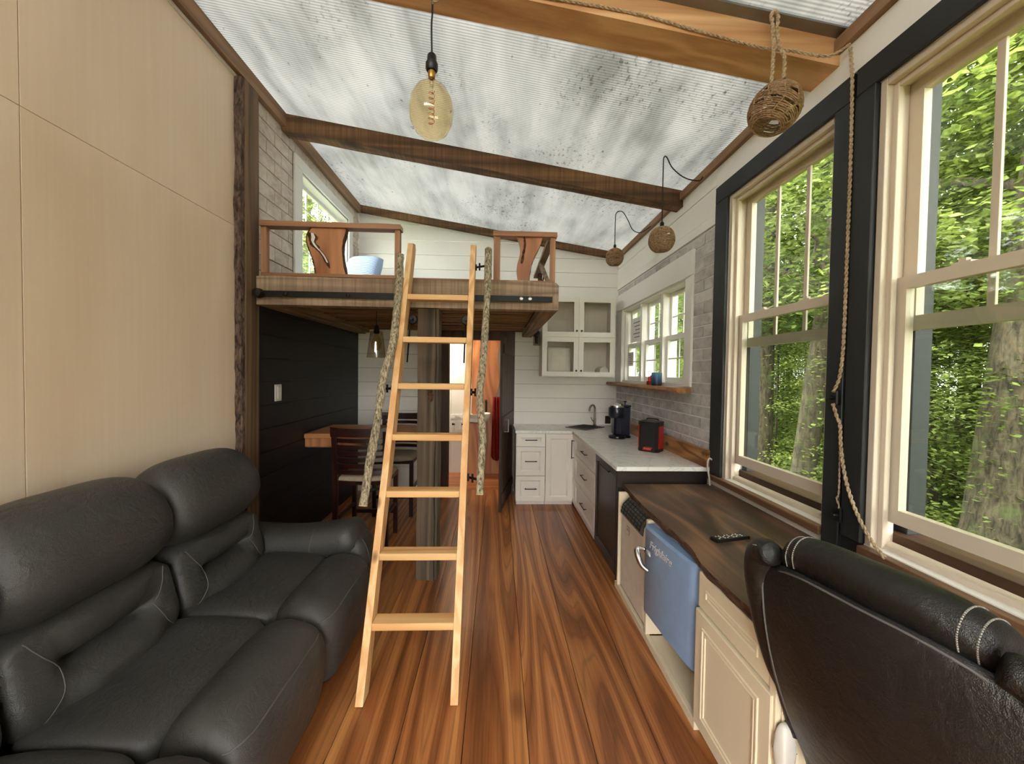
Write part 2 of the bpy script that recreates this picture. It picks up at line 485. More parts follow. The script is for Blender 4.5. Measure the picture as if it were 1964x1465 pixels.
class MB:
    """collects shapes into one mesh"""
    def __init__(s): s.v = []; s.f = []
    def add(s, vs, fs):
        n = len(s.v); s.v += [tuple(v) for v in vs]; s.f += [tuple(i + n for i in f) for f in fs]; return s
    def box(s, x0, x1, y0, y1, z0, z1):
        vs = [(x, y, z) for x in (x0, x1) for y in (y0, y1) for z in (z0, z1)]
        return s.add(vs, [(0, 1, 3, 2), (4, 6, 7, 5), (0, 4, 5, 1), (2, 3, 7, 6), (0, 2, 6, 4), (1, 5, 7, 3)])
    def tube(s, pts, r, n=8, rf=None, cap=True, jit=0):
        pts = [Vector(p) for p in pts]
        rings = []
        t0 = (pts[1] - pts[0]).normalized()
        u = t0.orthogonal().normalized()
        for i, p in enumerate(pts):
            t = (pts[min(i + 1, len(pts) - 1)] - pts[max(i - 1, 0)]).normalized()
            u = (u - t * u.dot(t)).normalized()
            w_ = t.cross(u)
            rr = r if rf is None else rf(i / (len(pts) - 1))
            ring = []
            for k in range(n):
                a = 2 * math.pi * k / n
                q = rr * (1 + (random.uniform(-jit, jit) if jit else 0))
                ring.append(p + u * math.cos(a) * q + w_ * math.sin(a) * q)
            rings.append(ring)
        vs = [v for rg in rings for v in rg]
        fs = []
        for i in range(len(pts) - 1):
            for k in range(n):
                a = i * n + k; b = i * n + (k + 1) % n
                fs.append((a, b, b + n, a + n))
        if cap:
            fs.append(tuple(reversed(range(n)))); fs.append(tuple(range(len(vs) - n, len(vs))))
        return s.add(vs, fs)
    def lathe(s, prof, c, n=20, axis=2):
        vs = []; fs = []
        for (r, h) in prof:
            for k in range(n):
                a = 2 * math.pi * k / n
                p = [r * math.cos(a), r * math.sin(a), h]
                if axis == 0: p = [h, r * math.cos(a), r * math.sin(a)]
                if axis == 1: p = [r * math.sin(a), h, r * math.cos(a)]
                vs.append((c[0] + p[0], c[1] + p[1], c[2] + p[2]))
        for i in range(len(prof) - 1):
            for k in range(n):
                a = i * n + k; b = i * n + (k + 1) % n
                fs.append((a, b, b + n, a + n))
        fs.append(tuple(reversed(range(n)))); fs.append(tuple(range(len(vs) - n, len(vs))))
        return s.add(vs, fs)
    def prism(s, poly, axis, a0, a1):
        """poly: 2d points in the other two axes (order x,y,z without axis)"""
        def P(p, a):
            q = list(p); q.insert(axis, a); return tuple(q)
        n = len(poly)
        vs = [P(p, a0) for p in poly] + [P(p, a1) for p in poly]
        fs = [tuple(range(n)), tuple(reversed(range(n, 2 * n)))]
        fs += [(i, i + n, (i + 1) % n + n, (i + 1) % n) for i in range(n)]
        return s.add(vs, fs)
    def loops(s, o, u, v, nn, w_, h, ls):
        """nested rectangles: (inset, height) pairs; o = corner, u/v in-plane, nn outwards"""
        o, u, v, nn = Vector(o), Vector(u), Vector(v), Vector(nn)
        vs = []
        for (i, z) in ls:
            for (a, b) in ((i, i), (w_ - i, i), (w_ - i, h - i), (i, h - i)):
                vs.append(o + u * a + v * b + nn * z)
        fs = [(3, 2, 1, 0)]
        for i in range(len(ls) - 1):
            for k in range(4):
                a = i * 4 + k; b = i * 4 + (k + 1) % 4
                fs.append((a, b, b + 4, a + 4))
        e = len(vs) - 4
        fs.append((e, e + 1, e + 2, e + 3))
        return s.add(vs, fs)
    def build(s, name, m, par=None, smooth=False, auto=False):
        o = raw(name, s.v, s.f, m, par, smooth)
        bm = bmesh.new(); bm.from_mesh(o.data)
        bmesh.ops.recalc_face_normals(bm, faces=bm.faces[:])
        bm.to_mesh(o.data); bm.free()
        if auto:
            for p in o.data.polygons: p.use_smooth = True
            md = o.modifiers.new('edges', 'EDGE_SPLIT'); md.split_angle = R(40)
        return o
def cr(pts, k=6, closed=False):
    """Catmull-Rom resampling"""
    P = [Vector(p) for p in pts]; out = []
    n = len(P)
    for i in range(n if closed else n - 1):
        g = (lambda j: P[j % n]) if closed else (lambda j: P[max(0, min(n - 1, j))])
        a, b, c, d = g(i - 1), g(i), g(i + 1), g(i + 2)
        for j in range(k):
            t = j / k
            out.append(0.5 * ((2 * b) + (c - a) * t + (2 * a - 5 * b + 4 * c - d) * t * t + (3 * b - a - 3 * c + d) * t ** 3))
    if not closed: out.append(P[-1])
    return out
def tube(name, pts, r, m, par=None, n=8, rf=None, k=6, jit=0):
    p = cr(pts, k) if k else pts
    return MB().tube(p, r, n, rf, True, jit).build(name, m, par, True)
def lathe(name, prof, c, m, par=None, n=20, axis=2, auto=True):
    return MB().lathe(prof, c, n, axis).build(name, m, par, False, auto)
def rope(name, pts, r, m, par=None, twist=60, k=10):
    p = cr(pts, k)
    L = [0]
    for a, b in zip(p, p[1:]): L.append(L[-1] + (b - a).length)
    mb = MB()
    # resample finely
    tot = L[-1]; nn = max(8, int(tot / 0.007)); q = []
    j = 0
    for i in range(nn + 1):
        d = tot * i / nn
        while j < len(L) - 2 and L[j + 1] < d: j += 1
        t = (d - L[j]) / max(1e-9, L[j + 1] - L[j]); q.append(p[j].lerp(p[j + 1], min(1, t)))
    for ph in (0, math.pi):
        st = []
        for i, v in enumerate(q):
            t = (q[min(i + 1, nn)] - q[max(i - 1, 0)]).normalized()
            u = t.cross(Vector((0.3, 0.9, 0.31))).normalized(); w_ = t.cross(u)
            a = ph + i * 0.007 * twist * 2
            st.append(v + (u * math.cos(a) + w_ * math.sin(a)) * r * 0.55)
        mb.tube(st, r * 0.62, 5)
    return mb.build(name, m, par, True)
def text(name, body, size, m, par, mat4, ext=0.001):
    cu = bpy.data.curves.new(name, 'FONT')
    cu.body = body; cu.size = size; cu.extrude = ext; cu.align_x = 'CENTER'; cu.align_y = 'CENTER'
    cu.resolution_u = 2
    t = bpy.data.objects.new('tmp', cu)
    COL.objects.link(t)
    dg = bpy.context.evaluated_depsgraph_get()
    me = bpy.data.meshes.new_from_object(t.evaluated_get(dg))
    bpy.data.objects.remove(t, do_unlink=True)
    me.transform(mat4)
    me.materials.clear()
    return mobj(name, me, m, par, worg(par))
def frame4(mb, x0, x1, y0, y1, z0, z1, wy, wzb, wzt):
    """rectangular frame in the y-z plane"""
    mb.box(x0, x1, y0, y0 + wy, z0, z1); mb.box(x0, x1, y1 - wy, y1, z0, z1)
    mb.box(x0, x1, y0 + wy, y1 - wy, z0, z0 + wzb); mb.box(x0, x1, y0 + wy, y1 - wy, z1 - wzt, z1)
    return mb
def clip_top(poly, f):
    """clip a convex xz polygon to z <= f(x) (f linear)"""
    out = []
    for i in range(len(poly)):
        a, b = poly[i], poly[(i + 1) % len(poly)]
        da, db = f(a[0]) - a[1], f(b[0]) - b[1]
        if da >= 0: out.append(a)
        if da * db < 0:
            t = da / (da - db); out.append((a[0] + (b[0] - a[0]) * t, a[1] + (b[1] - a[1]) * t))
    return out

from mathutils.bvhtree import BVHTree
def project(o, pts, d, off=0.002):
    """drop points onto the surface of o along direction d"""
    c = ORG[o.name]
    bvh = BVHTree.FromPolygons([v.co + c for v in o.data.vertices], [tuple(p.vertices) for p in o.data.polygons])
    out = []
    for p in cr(pts, 6):
        h = bvh.ray_cast(p - Vector(d) * 0.5, Vector(d))
        if h[0] is not None:
            out.append(h[0] - Vector(d) * off)
    return out
# ============================================================ THE SETTING
# floor: wide planks, each its own board
floor = thing('floor', (0, 2, 0), 'glossy reddish brown fir plank floor running the length of the room', 'floor', kind='structure')
x = -0.407 - 0.28 * 6
while x < XR + 0.02:
    a, b = max(x, XL - 0.02), min(x + 0.28, XR + 0.02)
    if b - a > 0.02:
        box('plank', a + 0.0012, b - 0.0012, YN, 5.2, -0.025, random.uniform(-0.0008, 0.0), M['plank'], floor, 0.0015)
    x += 0.28
box('subfloor', XL - 0.1, XR + 0.18, YN, 6.3, -0.12, -0.03, M['seam'], floor, 0)

# left wall: plywood sheets, then dark boards below and buff bricks above the loft
wl = thing('wall_left', (XL, 2, 0), 'left wall of pale plywood sheets with dark boards and buff brick beyond the post', 'wall', kind='structure')
box('wall_panel', XL - 0.12, XL - 0.0135, YN, 3.50, 0, 3.80, M['seam'], wl, 0)
for (a, b) in ((YN, 0.345), (0.345, 1.565), (1.565, 2.80)):
    for (c, d) in ((0.0, 0.155), (0.155, 2.595), (2.595, 3.66)):
        box('plywood_panel', XL - 0.013, XL, a + 0.0015, b - 0.0015, c + 0.001, d - 0.001, M['ply'], wl, 0.001)
# wall body around the loft window
WY0, WY1, WZ0, WZ1 = 3.66, 4.78, 2.50, 3.43
for (a, b, c, d) in ((3.50, YB + 0.1, 0, WZ0), (3.50, WY0, WZ0, 3.8), (WY1, YB + 0.1, WZ0, 3.8), (WY0, WY1, WZ1, 3.8)):
    box('wall_panel', XL - 0.12, XL - 0.0125, a, b, c, d, M['groutd'], wl, 0)
z = 0.0
k = 0
while z < 2.1:                                             # dark boards
    box('board', XL - 0.012, XL, 2.80, YB, z + 0.0012, min(z + 0.1875, 2.12) - 0.0012, M['navy'], wl, 0.0015)
    z += 0.1875
z = 2.13
row = 0
while z < 3.66:                                            # buff bricks
    zt = min(z + 0.117, 3.66)
    y = 2.93 - (0.10 if row % 2 else 0.0)
    while y < YB:
        a, b = max(y, 2.93), min(y + 0.21, YB)
        segs = [(a, b)]
        if zt > WZ0 - 0.1 and z < 3.53:
            segs = [(s0, s1) for (s0, s1) in ((a, min(b, 3.53)), (max(a, 4.90), b)) if s1 - s0 > 0.012]
        for (s0, s1) in segs:
            if s1 - s0 > 0.012 and zt - z > 0.02:
                box('brick', XL - 0.012, XL + random.uniform(-0.001, 0.002), s0 + 0.0025, s1 - 0.0025, z + 0.003, zt - 0.003, M['brickw'], wl, 0.002)
        y += 0.21
    z += 0.117; row += 1

# right wall
wr = thing('wall_right', (XR, 2, 0), 'right wall with white boards, grey brick tile and the row of windows', 'wall', kind='structure')
W1, W2 = (1.81, 2.67), (0.75, 1.61)                        # big window openings (y)
BZ0, BZ1 = 0.87, 2.86
KY0, KY1, KZ0, KZ1 = 3.25, 4.92, 1.51, 2.43                # kitchen window opening
XO = XR + 0.17
for (a, b, c, d, mm) in ((YN, W2[0], 0, 3.3, 'white'), (W2[0], W2[1], 0, BZ0, 'white'), (W2[0], W2[1], BZ1, 3.3, 'white'),
                         (W2[1], W1[0], 0, 3.3, 'black'), (W1[0], W1[1], 0, BZ0, 'white'), (W1[0], W1[1], BZ1, 3.3, 'white'),
                         (W1[1], 2.80, 0, 3.3, 'white'), (2.80, KY0, 0, 3.3, 'grout'), (KY0, KY1, 0, KZ0, 'grout'),
                         (KY0, KY1, KZ1, 3.3, 'grout'), (KY1, YB + 0.1, 0, 3.3, 'grout')):
    box('wall_panel', XR, XO, a, b, c, d, M[mm], wr, 0)
row = 0
z = 0.905
while z < 2.715:
    zt = min(z + 0.0905, 2.72)
    y = 2.82 - (0.155 if row % 2 else 0.0)
    while y < YB:
        a, b = max(y, 2.82), min(y + 0.31, YB)
        if zt > 1.47 and z < 2.60:
            b = min(b, 3.13)
        if b - a > 0.02:
            box('brick', XR - 0.005 - random.uniform(0, 0.0015), XR, a + 0.0035, b - 0.0035, (z if z < 2.6 or a < 3.0 else 2.642) + 0.004, zt - 0.004, M['brick'], wr, 0.0015)
        y += 0.31
    z += 0.0905; row += 1
for (c, d) in ((2.722, 2.80), (2.80, 3.005), (3.005, 3.16)):
    box('shiplap_board', XR - (0.02 if c < 2.75 else 0.014), XR, 2.815, YB, c + 0.002, d - 0.002, M['ship'], wr, 0.0015)
box('shiplap_board', XR - 0.014, XR, YN, 2.813, 2.983, 3.16, M['ship'], wr, 0.0015)

# back wall: shiplap, door opening x -0.645..0.2
wb = thing('wall_back', (0, YB, 0), 'white shiplap end wall of the room', 'wall', kind='structure')
DX0, DX1, DZ = -0.645, 0.20, 2.08
for (a, b, c, d) in ((XL - 0.12, DX0, 0, 3.2), (DX1, XO, 0, 3.2), (DX0, DX1, DZ, 3.2)):
    box('wall_panel', a, b, YB + 0.014, YB + 0.09, c, d, M['gap'], wb, 0)
k = 0
while True:
    zt = 3.7 + 0.1875 * 0.0 - 0.1875 * k + 0.0
    zt = 3.325 + 0.1875 * 3 - 0.1875 * k
    zb = zt - 0.1875
    if zt <= 0.02: break
    zb = max(zb, 0)
    spans = [(XL, XR)] if zb >= DZ - 0.03 else [(XL, DX0 - 0.08), (DX1 + 0.0, XR)]
    for (a, b) in spans:
        poly = clip_top([(a, zb + 0.0022), (b, zb + 0.0022), (b, zt - 0.0022), (a, zt - 0.0012)], lambda xx: ZR(xx) - 0.02)
        if len(poly) < 3: continue
        if len(poly) == 4 and abs(poly[2][1] - poly[3][1]) < 1e-6:
            box('shiplap_board', a, b, YB, YB + 0.013, zb + 0.0022, zt - 0.0022, M['ship'], wb, 0.0018)
        else:
            MB().prism(poly, 1, YB, YB + 0.013).build('shiplap_board', M['ship'], wb)
    k += 1

# unseen wall behind the camera, added with a doorway sized for the daylight entering
wf = thing('wall_front_added', (0, YN, 0), 'unseen white wall behind the camera, added with an open doorway to let in daylight', 'wall', kind='structure')
for (a, b, c, d) in ((XL - 0.12, -0.5, 0, 3.2), (0.5, XO, 0, 3.2), (-0.5, 0.5, 2.1, 3.2)):
    box('wall_panel', a, b, YN - 0.1, YN, c, d, M['white'], wf, 0)

# roof of twin-wall sheets over rafters
roof = thing('ceiling', (0, 2, 3.5), 'translucent ribbed polycarbonate roof spotted with dark leaf litter and mould', 'roof', kind='structure')
ang = math.atan(0.156)
RL = (XR + 0.25 - XL + 0.2) / math.cos(ang)
xm = (XR + 0.25 + XL - 0.2) / 2
ys = [YN - 0.1, 0.55, 1.90, 3.45, 5.3]
for a, b in zip(ys, ys[1:]):
    me = box_mesh(RL, b - a - 0.004, 0.012, 0.001, M['roof'])
    mobj('roof_panel', me, M['roof'], roof, (xm, (a + b) / 2, ZR(xm) + 0.008), (0, ang, 0))
def rafter(name, y0, y1, drop, m, label, wob=0.0):
    mb = MB()
    n = 12
    top = [(XL, ZR(XL)), (XR, ZR(XR))]
    poly = [(XL, ZR(XL) - drop)] + [(XL + (XR - XL) * i / n, ZR(XL + (XR - XL) * i / n) - drop + random.uniform(-wob, wob)) for i in range(1, n)] + [(XR, ZR(XR) - drop), (XR, ZR(XR)), (XL, ZR(XL))]
    mb.prism(poly, 1, y0, y1)
    o = mb.build(name, m)
    return tag(o, label, 'beam', kind='structure')
rafter('trim_1', 1.80, 1.97, 0.135, M['beam_new'], 'light brown fir rafter nearest the camera with a hanging bulb')
rafter('trim_2', 3.34, 3.46, 0.14, M['beam'], 'dark rough-sawn rafter above the loft front', 0.004)
rafter('trim_3', 5.09, 5.149, 0.085, M['beam'], 'brown rafter against the white end wall')
tag(box('trim_4', XL, XL + 0.045, 2.0, 5.09, 3.635, 3.745, M['ledger'], None, 0.002), 'brown ledger board along the top of the left wall', 'trim', kind='structure')
tag(box('trim_5', XL, XL + 0.035, YN, 2.0, 3.635, 3.745, M['ledger'], None, 0.002), 'brown ledger board above the plywood at upper left corner', 'trim', kind='structure')
tag(box('trim_6', XR - 0.045, XR, YN, 5.09, 3.13, 3.195, M['ledger'], None, 0.002), 'brown ledger board along the top of the right wall', 'trim', kind='structure')
al = box_mesh(RL - 0.3, 0.06, 0.01, 0.001, M['alu'])
tag(mobj('trim_7', al, M['alu'], None, (xm, 1.775, ZR(xm) - 0.006), (0, ang, 0)), 'grey metal joint strip beside the nearest rafter', 'trim', kind='structure')
# light board where plywood meets the ledger
tag(box('trim_8', XL, XL + 0.012, YN, 2.80, 3.615, 3.635, M['cabw'], None, 0.001), 'thin pale strip along the top edge of the plywood', 'trim', kind='structure')

# ------------------------------------------------------------ windows
def sash(par, name, s, xin, th, y0, y1, z0, z1, cols, rows, m, rail_b=0.05, rail_t=0.045, st=0.048, bar=0.016, gm='pane'):
    x0, x1 = xin, xin + s * th
    o = frame4(MB(), min(x0, x1), max(x0, x1), y0, y1, z0, z1, st, rail_b, rail_t).build(name, m, par)
    xc = (x0 + x1) / 2
    box('pane', xc - 0.003, xc + 0.003, y0 + st - 0.004, y1 - st + 0.004, z0 + rail_b - 0.004, z1 - rail_t + 0.004, M[gm], o, 0)
    for i in range(1, cols):
        yy = y0 + st + (y1 - y0 - 2 * st) * i / cols
        box('muntin', xc - 0.006, xc + 0.006, yy - bar / 2, yy + bar / 2, z0 + rail_b, z1 - rail_t, m, o, 0.001)
    for i in range(1, rows):
        zz = z0 + rail_b + (z1 - z0 - rail_b - rail_t) * i / rows
        box('muntin', xc - 0.0055, xc + 0.0055, y0 + st, y1 - st, zz - bar / 2, zz + bar / 2, m, o, 0.001)
    return o
def big_window(n, yy, label):
    y0, y1 = yy
    wn = thing('window_%d' % n, (XR, (y0 + y1) / 2, BZ0), label, 'window', kind='structure')
    m = M['cream']
    # jamb liners
    xj = XR + 0.104
    box('jamb', XR + 0.002, xj, y0, y0 + 0.028, BZ0, BZ1, m, wn); box('jamb', XR + 0.002, xj, y1 - 0.028, y1, BZ0, BZ1, m, wn)
    box('outer_jamb', xj + 0.037, XO + 0.05, y0, y0 + 0.05, BZ0 + 0.06, BZ1, M['black'], wn); box('outer_jamb', xj + 0.037, XO + 0.05, y1 - 0.05, y1, BZ0 + 0.06, BZ1, M['black'], wn)
    box('head_jamb', XR + 0.002, XO, y0 + 0.028, y1 - 0.028, BZ1 - 0.028, BZ1, m, wn)
    box('jamb_stop', XR + 0.03, XR + 0.055, y0 + 0.028, y0 + 0.05, BZ0, BZ1 - 0.028, m, wn)
    box('jamb_stop', XR + 0.03, XR + 0.055, y1 - 0.05, y1 - 0.028, BZ0, BZ1 - 0.028, m, wn)
    box('head_stop', XR + 0.03, XR + 0.055, y0 + 0.05, y1 - 0.05, BZ1 - 0.05, BZ1 - 0.028, m, wn)
    box('sill_rail', XR + 0.045, XR + 0.10, y0, y1, BZ0 - 0.01, BZ0 + 0.022, m, wn, 0.004)
    box('exterior_sill', XR + 0.101, XO + 0.06, y0 - 0.08, y1 + 0.08, BZ0 - 0.06, BZ0 + 0.06, M['ext_brown'], wn)
    for (a, b) in ((y0 - 0.08, y0 + 0.02), (y1 - 0.02, y1 + 0.08)):
        box('exterior_casing', XO, XO + 0.03, a, b, BZ0 + 0.06, BZ1 + 0.08, M['ext_brown'], wn)
    sash(wn, 'upper_sash', 1, XR + 0.105, 0.035, y0 + 0.026, y1 - 0.026, 1.80, BZ1 - 0.026, 3, 1, m, 0.06, 0.05, 0.055, 0.024)
    lo = sash(wn, 'lower_sash', 1, XR + 0.062, 0.035, y0 + 0.026, y1 - 0.026, 0.985, 2.02, 1, 1, m, 0.06, 0.05, 0.055, 0.016, 'pane_screen')
    for t in (0.3, 0.7):
        yl = y0 + (y1 - y0) * t
        MB().box(XR + 0.07, XR + 0.1, yl - 0.03, yl + 0.03, 2.02, 2.03).box(XR + 0.075, XR + 0.095, yl - 0.012, yl + 0.012, 2.03, 2.042).build('sash_lock', m, lo)
    # black casing
    t = 0.022
    box('head_casing', XR - t, XR, y0 - (0.115 if n == 2 else 0.095), y1 + (0.145 if n == 1 else 0.09), BZ1, 2.98, M['black'], wn, 0.003)
    box('side_casing', XR - t, XR, y1, y1 + (0.145 if n == 1 else 0.095), BZ0 - 0.0, BZ1, M['black'], wn, 0.003)
    box('side_casing', XR - t, XR, y0 - 0.093, y0, BZ0 if n == 2 else 0.79, BZ1, M['black'], wn, 0.003)
    # brown sill
    box('sill', XR - 0.035, XR + 0.05, y0 + 0.0 if n == 2 else y0, y1 + (0.14 if n == 1 else 0.0), BZ0 - 0.045, BZ0 - 0.005, M['sill'], wn, 0.003)
    return wn
w1 = big_window(1, W1, 'tall double-hung window left of the jute rope, black casing')
w2 = big_window(2, W2, 'tall double-hung window behind the office chair, cut by the frame edge')
# kitchen window: three double-hung units
w3 = thing('window_3', (XR, 4.1, KZ0), 'white triple window above the kitchen counter', 'window', kind='structure')
n3 = 3; wd = (KY1 - KY0) / n3
for i in range(n3):
    a, b = KY0 + wd * i + 0.025, KY0 + wd * (i + 1) - 0.025
    sash(w3, 'upper_sash', 1, XR + 0.095, 0.03, a, b, 1.93, KZ1 - 0.02, 2, 2, M['white'], 0.04, 0.04, 0.042, 0.014)
    sash(w3, 'lower_sash', 1, XR + 0.06, 0.03, a, b, KZ0 + 0.015, 1.985, 2, 2, M['white'], 0.05, 0.045, 0.042, 0.014)
for i in range(n3 + 1):
    c = KY0 + wd * i
    box('mullion', XR + 0.02, XO, c - 0.03, c + 0.03, KZ0, KZ1, M['white'], w3)
box('head_jamb', XR + 0.002, XO, KY0, KY1, KZ1 - 0.02, KZ1 + 0.001, M['white'], w3)
box('sill_rail', XR + 0.002, XO, KY0, KY1, KZ0 - 0.01, KZ0 + 0.014, M['white'], w3)
box('head_casing', XR - 0.026, XR, 3.12, YB - 0.002, 2.43, 2.64, M['white'], w3, 0.003)
box('side_casing', XR - 0.022, XR, 3.13, KY0, 1.50, 2.43, M['white'], w3, 0.003)
box('side_casing', XR - 0.022, XR, KY1, YB - 0.002, 1.50, 2.43, M['white'], w3, 0.003)
# paper labels left on the farthest panes
for (zc, h, wdd, yc, dx) in ((2.15, 0.30, 0.36, 4.66, 0.088), (1.79, 0.17, 0.20, 4.78, 0.055)):
    st = box('paper_label', XR + dx - 0.001, XR + dx, yc - wdd / 2, yc + wdd / 2, zc - h / 2, zc + h / 2, M['paper'], w3, 0)
    st['label'] = 'white paper label stuck on the pane'
    for j in range(5):
        zz = zc + h * (0.3 - 0.15 * j)
        box('printed_line', XR + dx - 0.0016, XR + dx - 0.001, yc - wdd * 0.36, yc + wdd * (0.36 - 0.1 * (j % 3)), zz - h * 0.018, zz + h * 0.018, M['grey'], st, 0)
# loft window
w4 = thing('window_4', (XL, (WY0 + WY1) / 2, WZ0), 'white framed window in the buff brick wall above the loft bed', 'window', kind='structure')
xs_ = XL
box('head_casing', xs_, xs_ + 0.022, 3.53, 4.90, WZ1, 3.53, M['white'], w4, 0.003)
box('side_casing', xs_, xs_ + 0.022, 3.53, WY0, WZ0 - 0.1, WZ1, M['white'], w4, 0.003)
box('side_casing', xs_, xs_ + 0.022, WY1, 4.90, WZ0 - 0.1, WZ1, M['white'], w4, 0.003)
box('sill', xs_, xs_ + 0.03, WY0, WY1, WZ0 - 0.1, WZ0, M['white'], w4, 0.003)
for (a, b) in ((WY0, WY0 + 0.02), (WY1 - 0.02, WY1)):
    box('jamb', xs_ - 0.12, xs_ - 0.001, a, b, WZ0, WZ1, M['white'], w4)
box('head_jamb', xs_ - 0.12, xs_ - 0.001, WY0, WY1, WZ1 - 0.02, WZ1, M['white'], w4)
sash(w4, 'upper_sash', -1, xs_ - 0.085, 0.03, WY0 + 0.02, WY1 - 0.02, 2.98, WZ1 - 0.02, 4, 2, M['white'], 0.04, 0.04, 0.045, 0.016)
sash(w4, 'lower_sash', -1, xs_ - 0.05, 0.03, WY0 + 0.02, WY1 - 0.02, WZ0, 3.02, 4, 2, M['white'], 0.045, 0.04, 0.045, 0.016)

# live-edge post on the left wall
post = thing('live_edge_post', (XL, 2.86, 0), 'dark live-edge slab post with bark edge beside the plywood wall', 'post')
def wavy_strip(name, m, x0, xf, y0, y1, z0, z1, n, amp, par, seed):
    """vertical board; its camera-facing edge y0 wanders like a waney edge"""
    vs = []; fs = []
    for i in range(n + 1):
        zz = z0 + (z1 - z0) * i / n
        d = noise.noise(Vector((seed, 0, zz * 3.1))) * amp + noise.noise(Vector((seed, 5, zz * 14))) * amp * 0.5
        d2 = noise.noise(Vector((seed + 9, 0, zz * 6))) * amp * 0.6
        vs += [(x0, y0 + d, zz), (xf + d2, y0 + d, zz), (xf + d2 * .4, y1, zz), (x0, y1, zz)]
    for i in range(n):
        for k in range(4):
            a = i * 4 + k; b = i * 4 + (k + 1) % 4
            fs.append((a, b, b + 4, a + 4))
    fs.append((3, 2, 1, 0)); e = n * 4; fs.append((e, e + 1, e + 2, e + 3))
    mb = MB(); mb.add(vs, fs)
    return mb.build(name, m, par)
wavy_strip('heartwood', M['postside'], XL + 0.001, XL + 0.058, 2.80, 2.945, 0, 3.625, 30, 0.006, post, 3)
b_ = wavy_strip('bark_edge', M['postbark'], XL + 0.001, XL + 0.048, 2.762, 2.80, 0, 3.62, 90, 0.016, post, 8)
b_['label'] = 'rough peeling bark edge'

# door opening to the bathroom
tag(box('trim_9', -0.755, DX0, YB - 0.02, YB + 0.09, 0, 2.16, M['brown_door'], None, 0.003), 'dark brown left casing of the bathroom doorway', 'trim', kind='structure')
tag(box('trim_10', DX0, DX1 + 0.03, YB - 0.02, YB + 0.09, DZ - 0.05, 2.16, M['brown_door'], None, 0.003), 'dark brown head casing of the bathroom doorway', 'trim', kind='structure')
tag(box('trim_11', DX1 - 0.005, DX1 + 0.03, YB - 0.02, YB + 0.09, 0, DZ - 0.05, M['brown_door'], None, 0.003), 'dark brown right casing of the bathroom doorway', 'trim', kind='structure')
dl = math.hypot(0.155, 0.80)
door = thing('door_1', (0.20, 5.12, 0), 'dark walnut bathroom door standing open towards the kitchen', 'door', kind='structure', rot=(0, 0, math.atan2(-0.80, -0.155)))
dz0, dz1 = 0.012, 2.02
for i in range(5):
    box('door_board', dl * i / 5 + 0.002, dl * (i + 1) / 5 - 0.002, -0.016, 0.012, dz0, dz1, M['brown_door'], door, 0.002)
for zz in (0.12, 1.0, 1.82):
    box('batten', 0.02, dl - 0.02, 0.012, 0.03, zz, zz + 0.1, M['brown_door'], door, 0.002)
MB().tube([(dl - 0.08, 0.03, 0.92), (dl - 0.08, 0.075, 0.92), (dl - 0.08, 0.075, 1.06), (dl - 0.08, 0.03, 1.06)], 0.007, 6).build('door_handle', M['alu'], door)

# ------------------------------------------------------------ bathroom beyond the door
bw = thing('wall_bathroom', (-0.3, 6.1, 0), 'white panelled bathroom walls seen through the doorway', 'wall', kind='structure')
for (a, b) in ((-1.3, -0.725), (-0.722, -0.468), (-0.465, -0.205), (-0.202, 0.7)):
    box('wall_panel', a, b, 6.10, 6.14, 0, 2.35, M['white'], bw, 0.003)
box('wall_panel', -1.34, -1.3, 5.24, 6.14, 0, 2.35, M['white'], bw, 0)
box('wall_panel', 0.7, 0.74, 5.24, 6.14, 0, 2.35, M['white'], bw, 0)
box('bathroom_ceiling', -1.3, 0.7, 5.24, 6.10, 2.35, 2.39, M['white'], bw, 0)
box('chair_rail', -0.73, -0.30, 6.085, 6.10, 0.86, 0.93, M['white'], bw)
bf = thing('floor_bathroom', (-0.3, 5.7, 0), 'orange wood plank floor of the bathroom', 'floor', kind='structure')
for i in range(7):
    box('plank', -1.3, 0.7, 5.2 + 0.13 * i + 0.001, 5.2 + 0.13 * (i + 1) - 0.001, -0.025, 0.001, M['orange_x'], bf, 0.001)
pts = [(-0.40, 0), (0.07, 0), (0.045, 0.12), (0.03, 0.35), (0.02, 0.6), (0.025, 0.8), (0.0, 0.98), (-0.03, 1.12), (0.0, 1.3), (0.035, 1.42), (0.02, 1.62), (-0.005, 1.85), (0.05, 2.1), (0.05, 2.2), (-0.40, 2.2)]
tag(MB().prism(pts, 1, 6.03, 6.085).build('live_edge_slab', M['orange']), 'orange live-edge wood slab standing behind the bathroom basin', 'wood slab')
sk = thing('basin', (-0.33, 5.86, 0), 'round white vessel basin on a wood stand in the bathroom', 'sink')
MB().lathe([(0.06, 0.0), (0.17, 0.02), (0.20, 0.07), (0.215, 0.14), (0.20, 0.14), (0.16, 0.05), (0.02, 0.03)], (-0.31, 5.86, 0.835), 28).build('bowl', M['whitep'], sk, False, True)
box('stand', -0.42, -0.20, 5.76, 5.96, 0, 0.834, M['orange'], sk)
MB().tube(cr([(-0.17, 6.02, 0.96), (-0.17, 6.02, 1.13), (-0.17, 5.96, 1.16), (-0.17, 5.90, 1.14)], 5), 0.018, 8).build('tap', M['blackp'], sk, True)
tp = thing('toilet_roll', (-0.61, 6.0, 0.74), 'white toilet paper roll on a black holder in the bathroom', 'toilet roll')
MB().lathe([(0.02, -0.05), (0.055, -0.05), (0.055, 0.05), (0.02, 0.05)], (-0.60, 6.02, 0.78), 18, 0).build('paper_roll', M['paper'], tp, False, True)
MB().add([(-0.65, 5.965, 0.78), (-0.55, 5.965, 0.78), (-0.56, 5.955, 0.90), (-0.65, 5.95, 0.93)], [(0, 1, 2, 3)]).box(-0.65, -0.55, 5.962, 5.966, 0.70, 0.80).build('loose_sheet', M['paper'], tp)
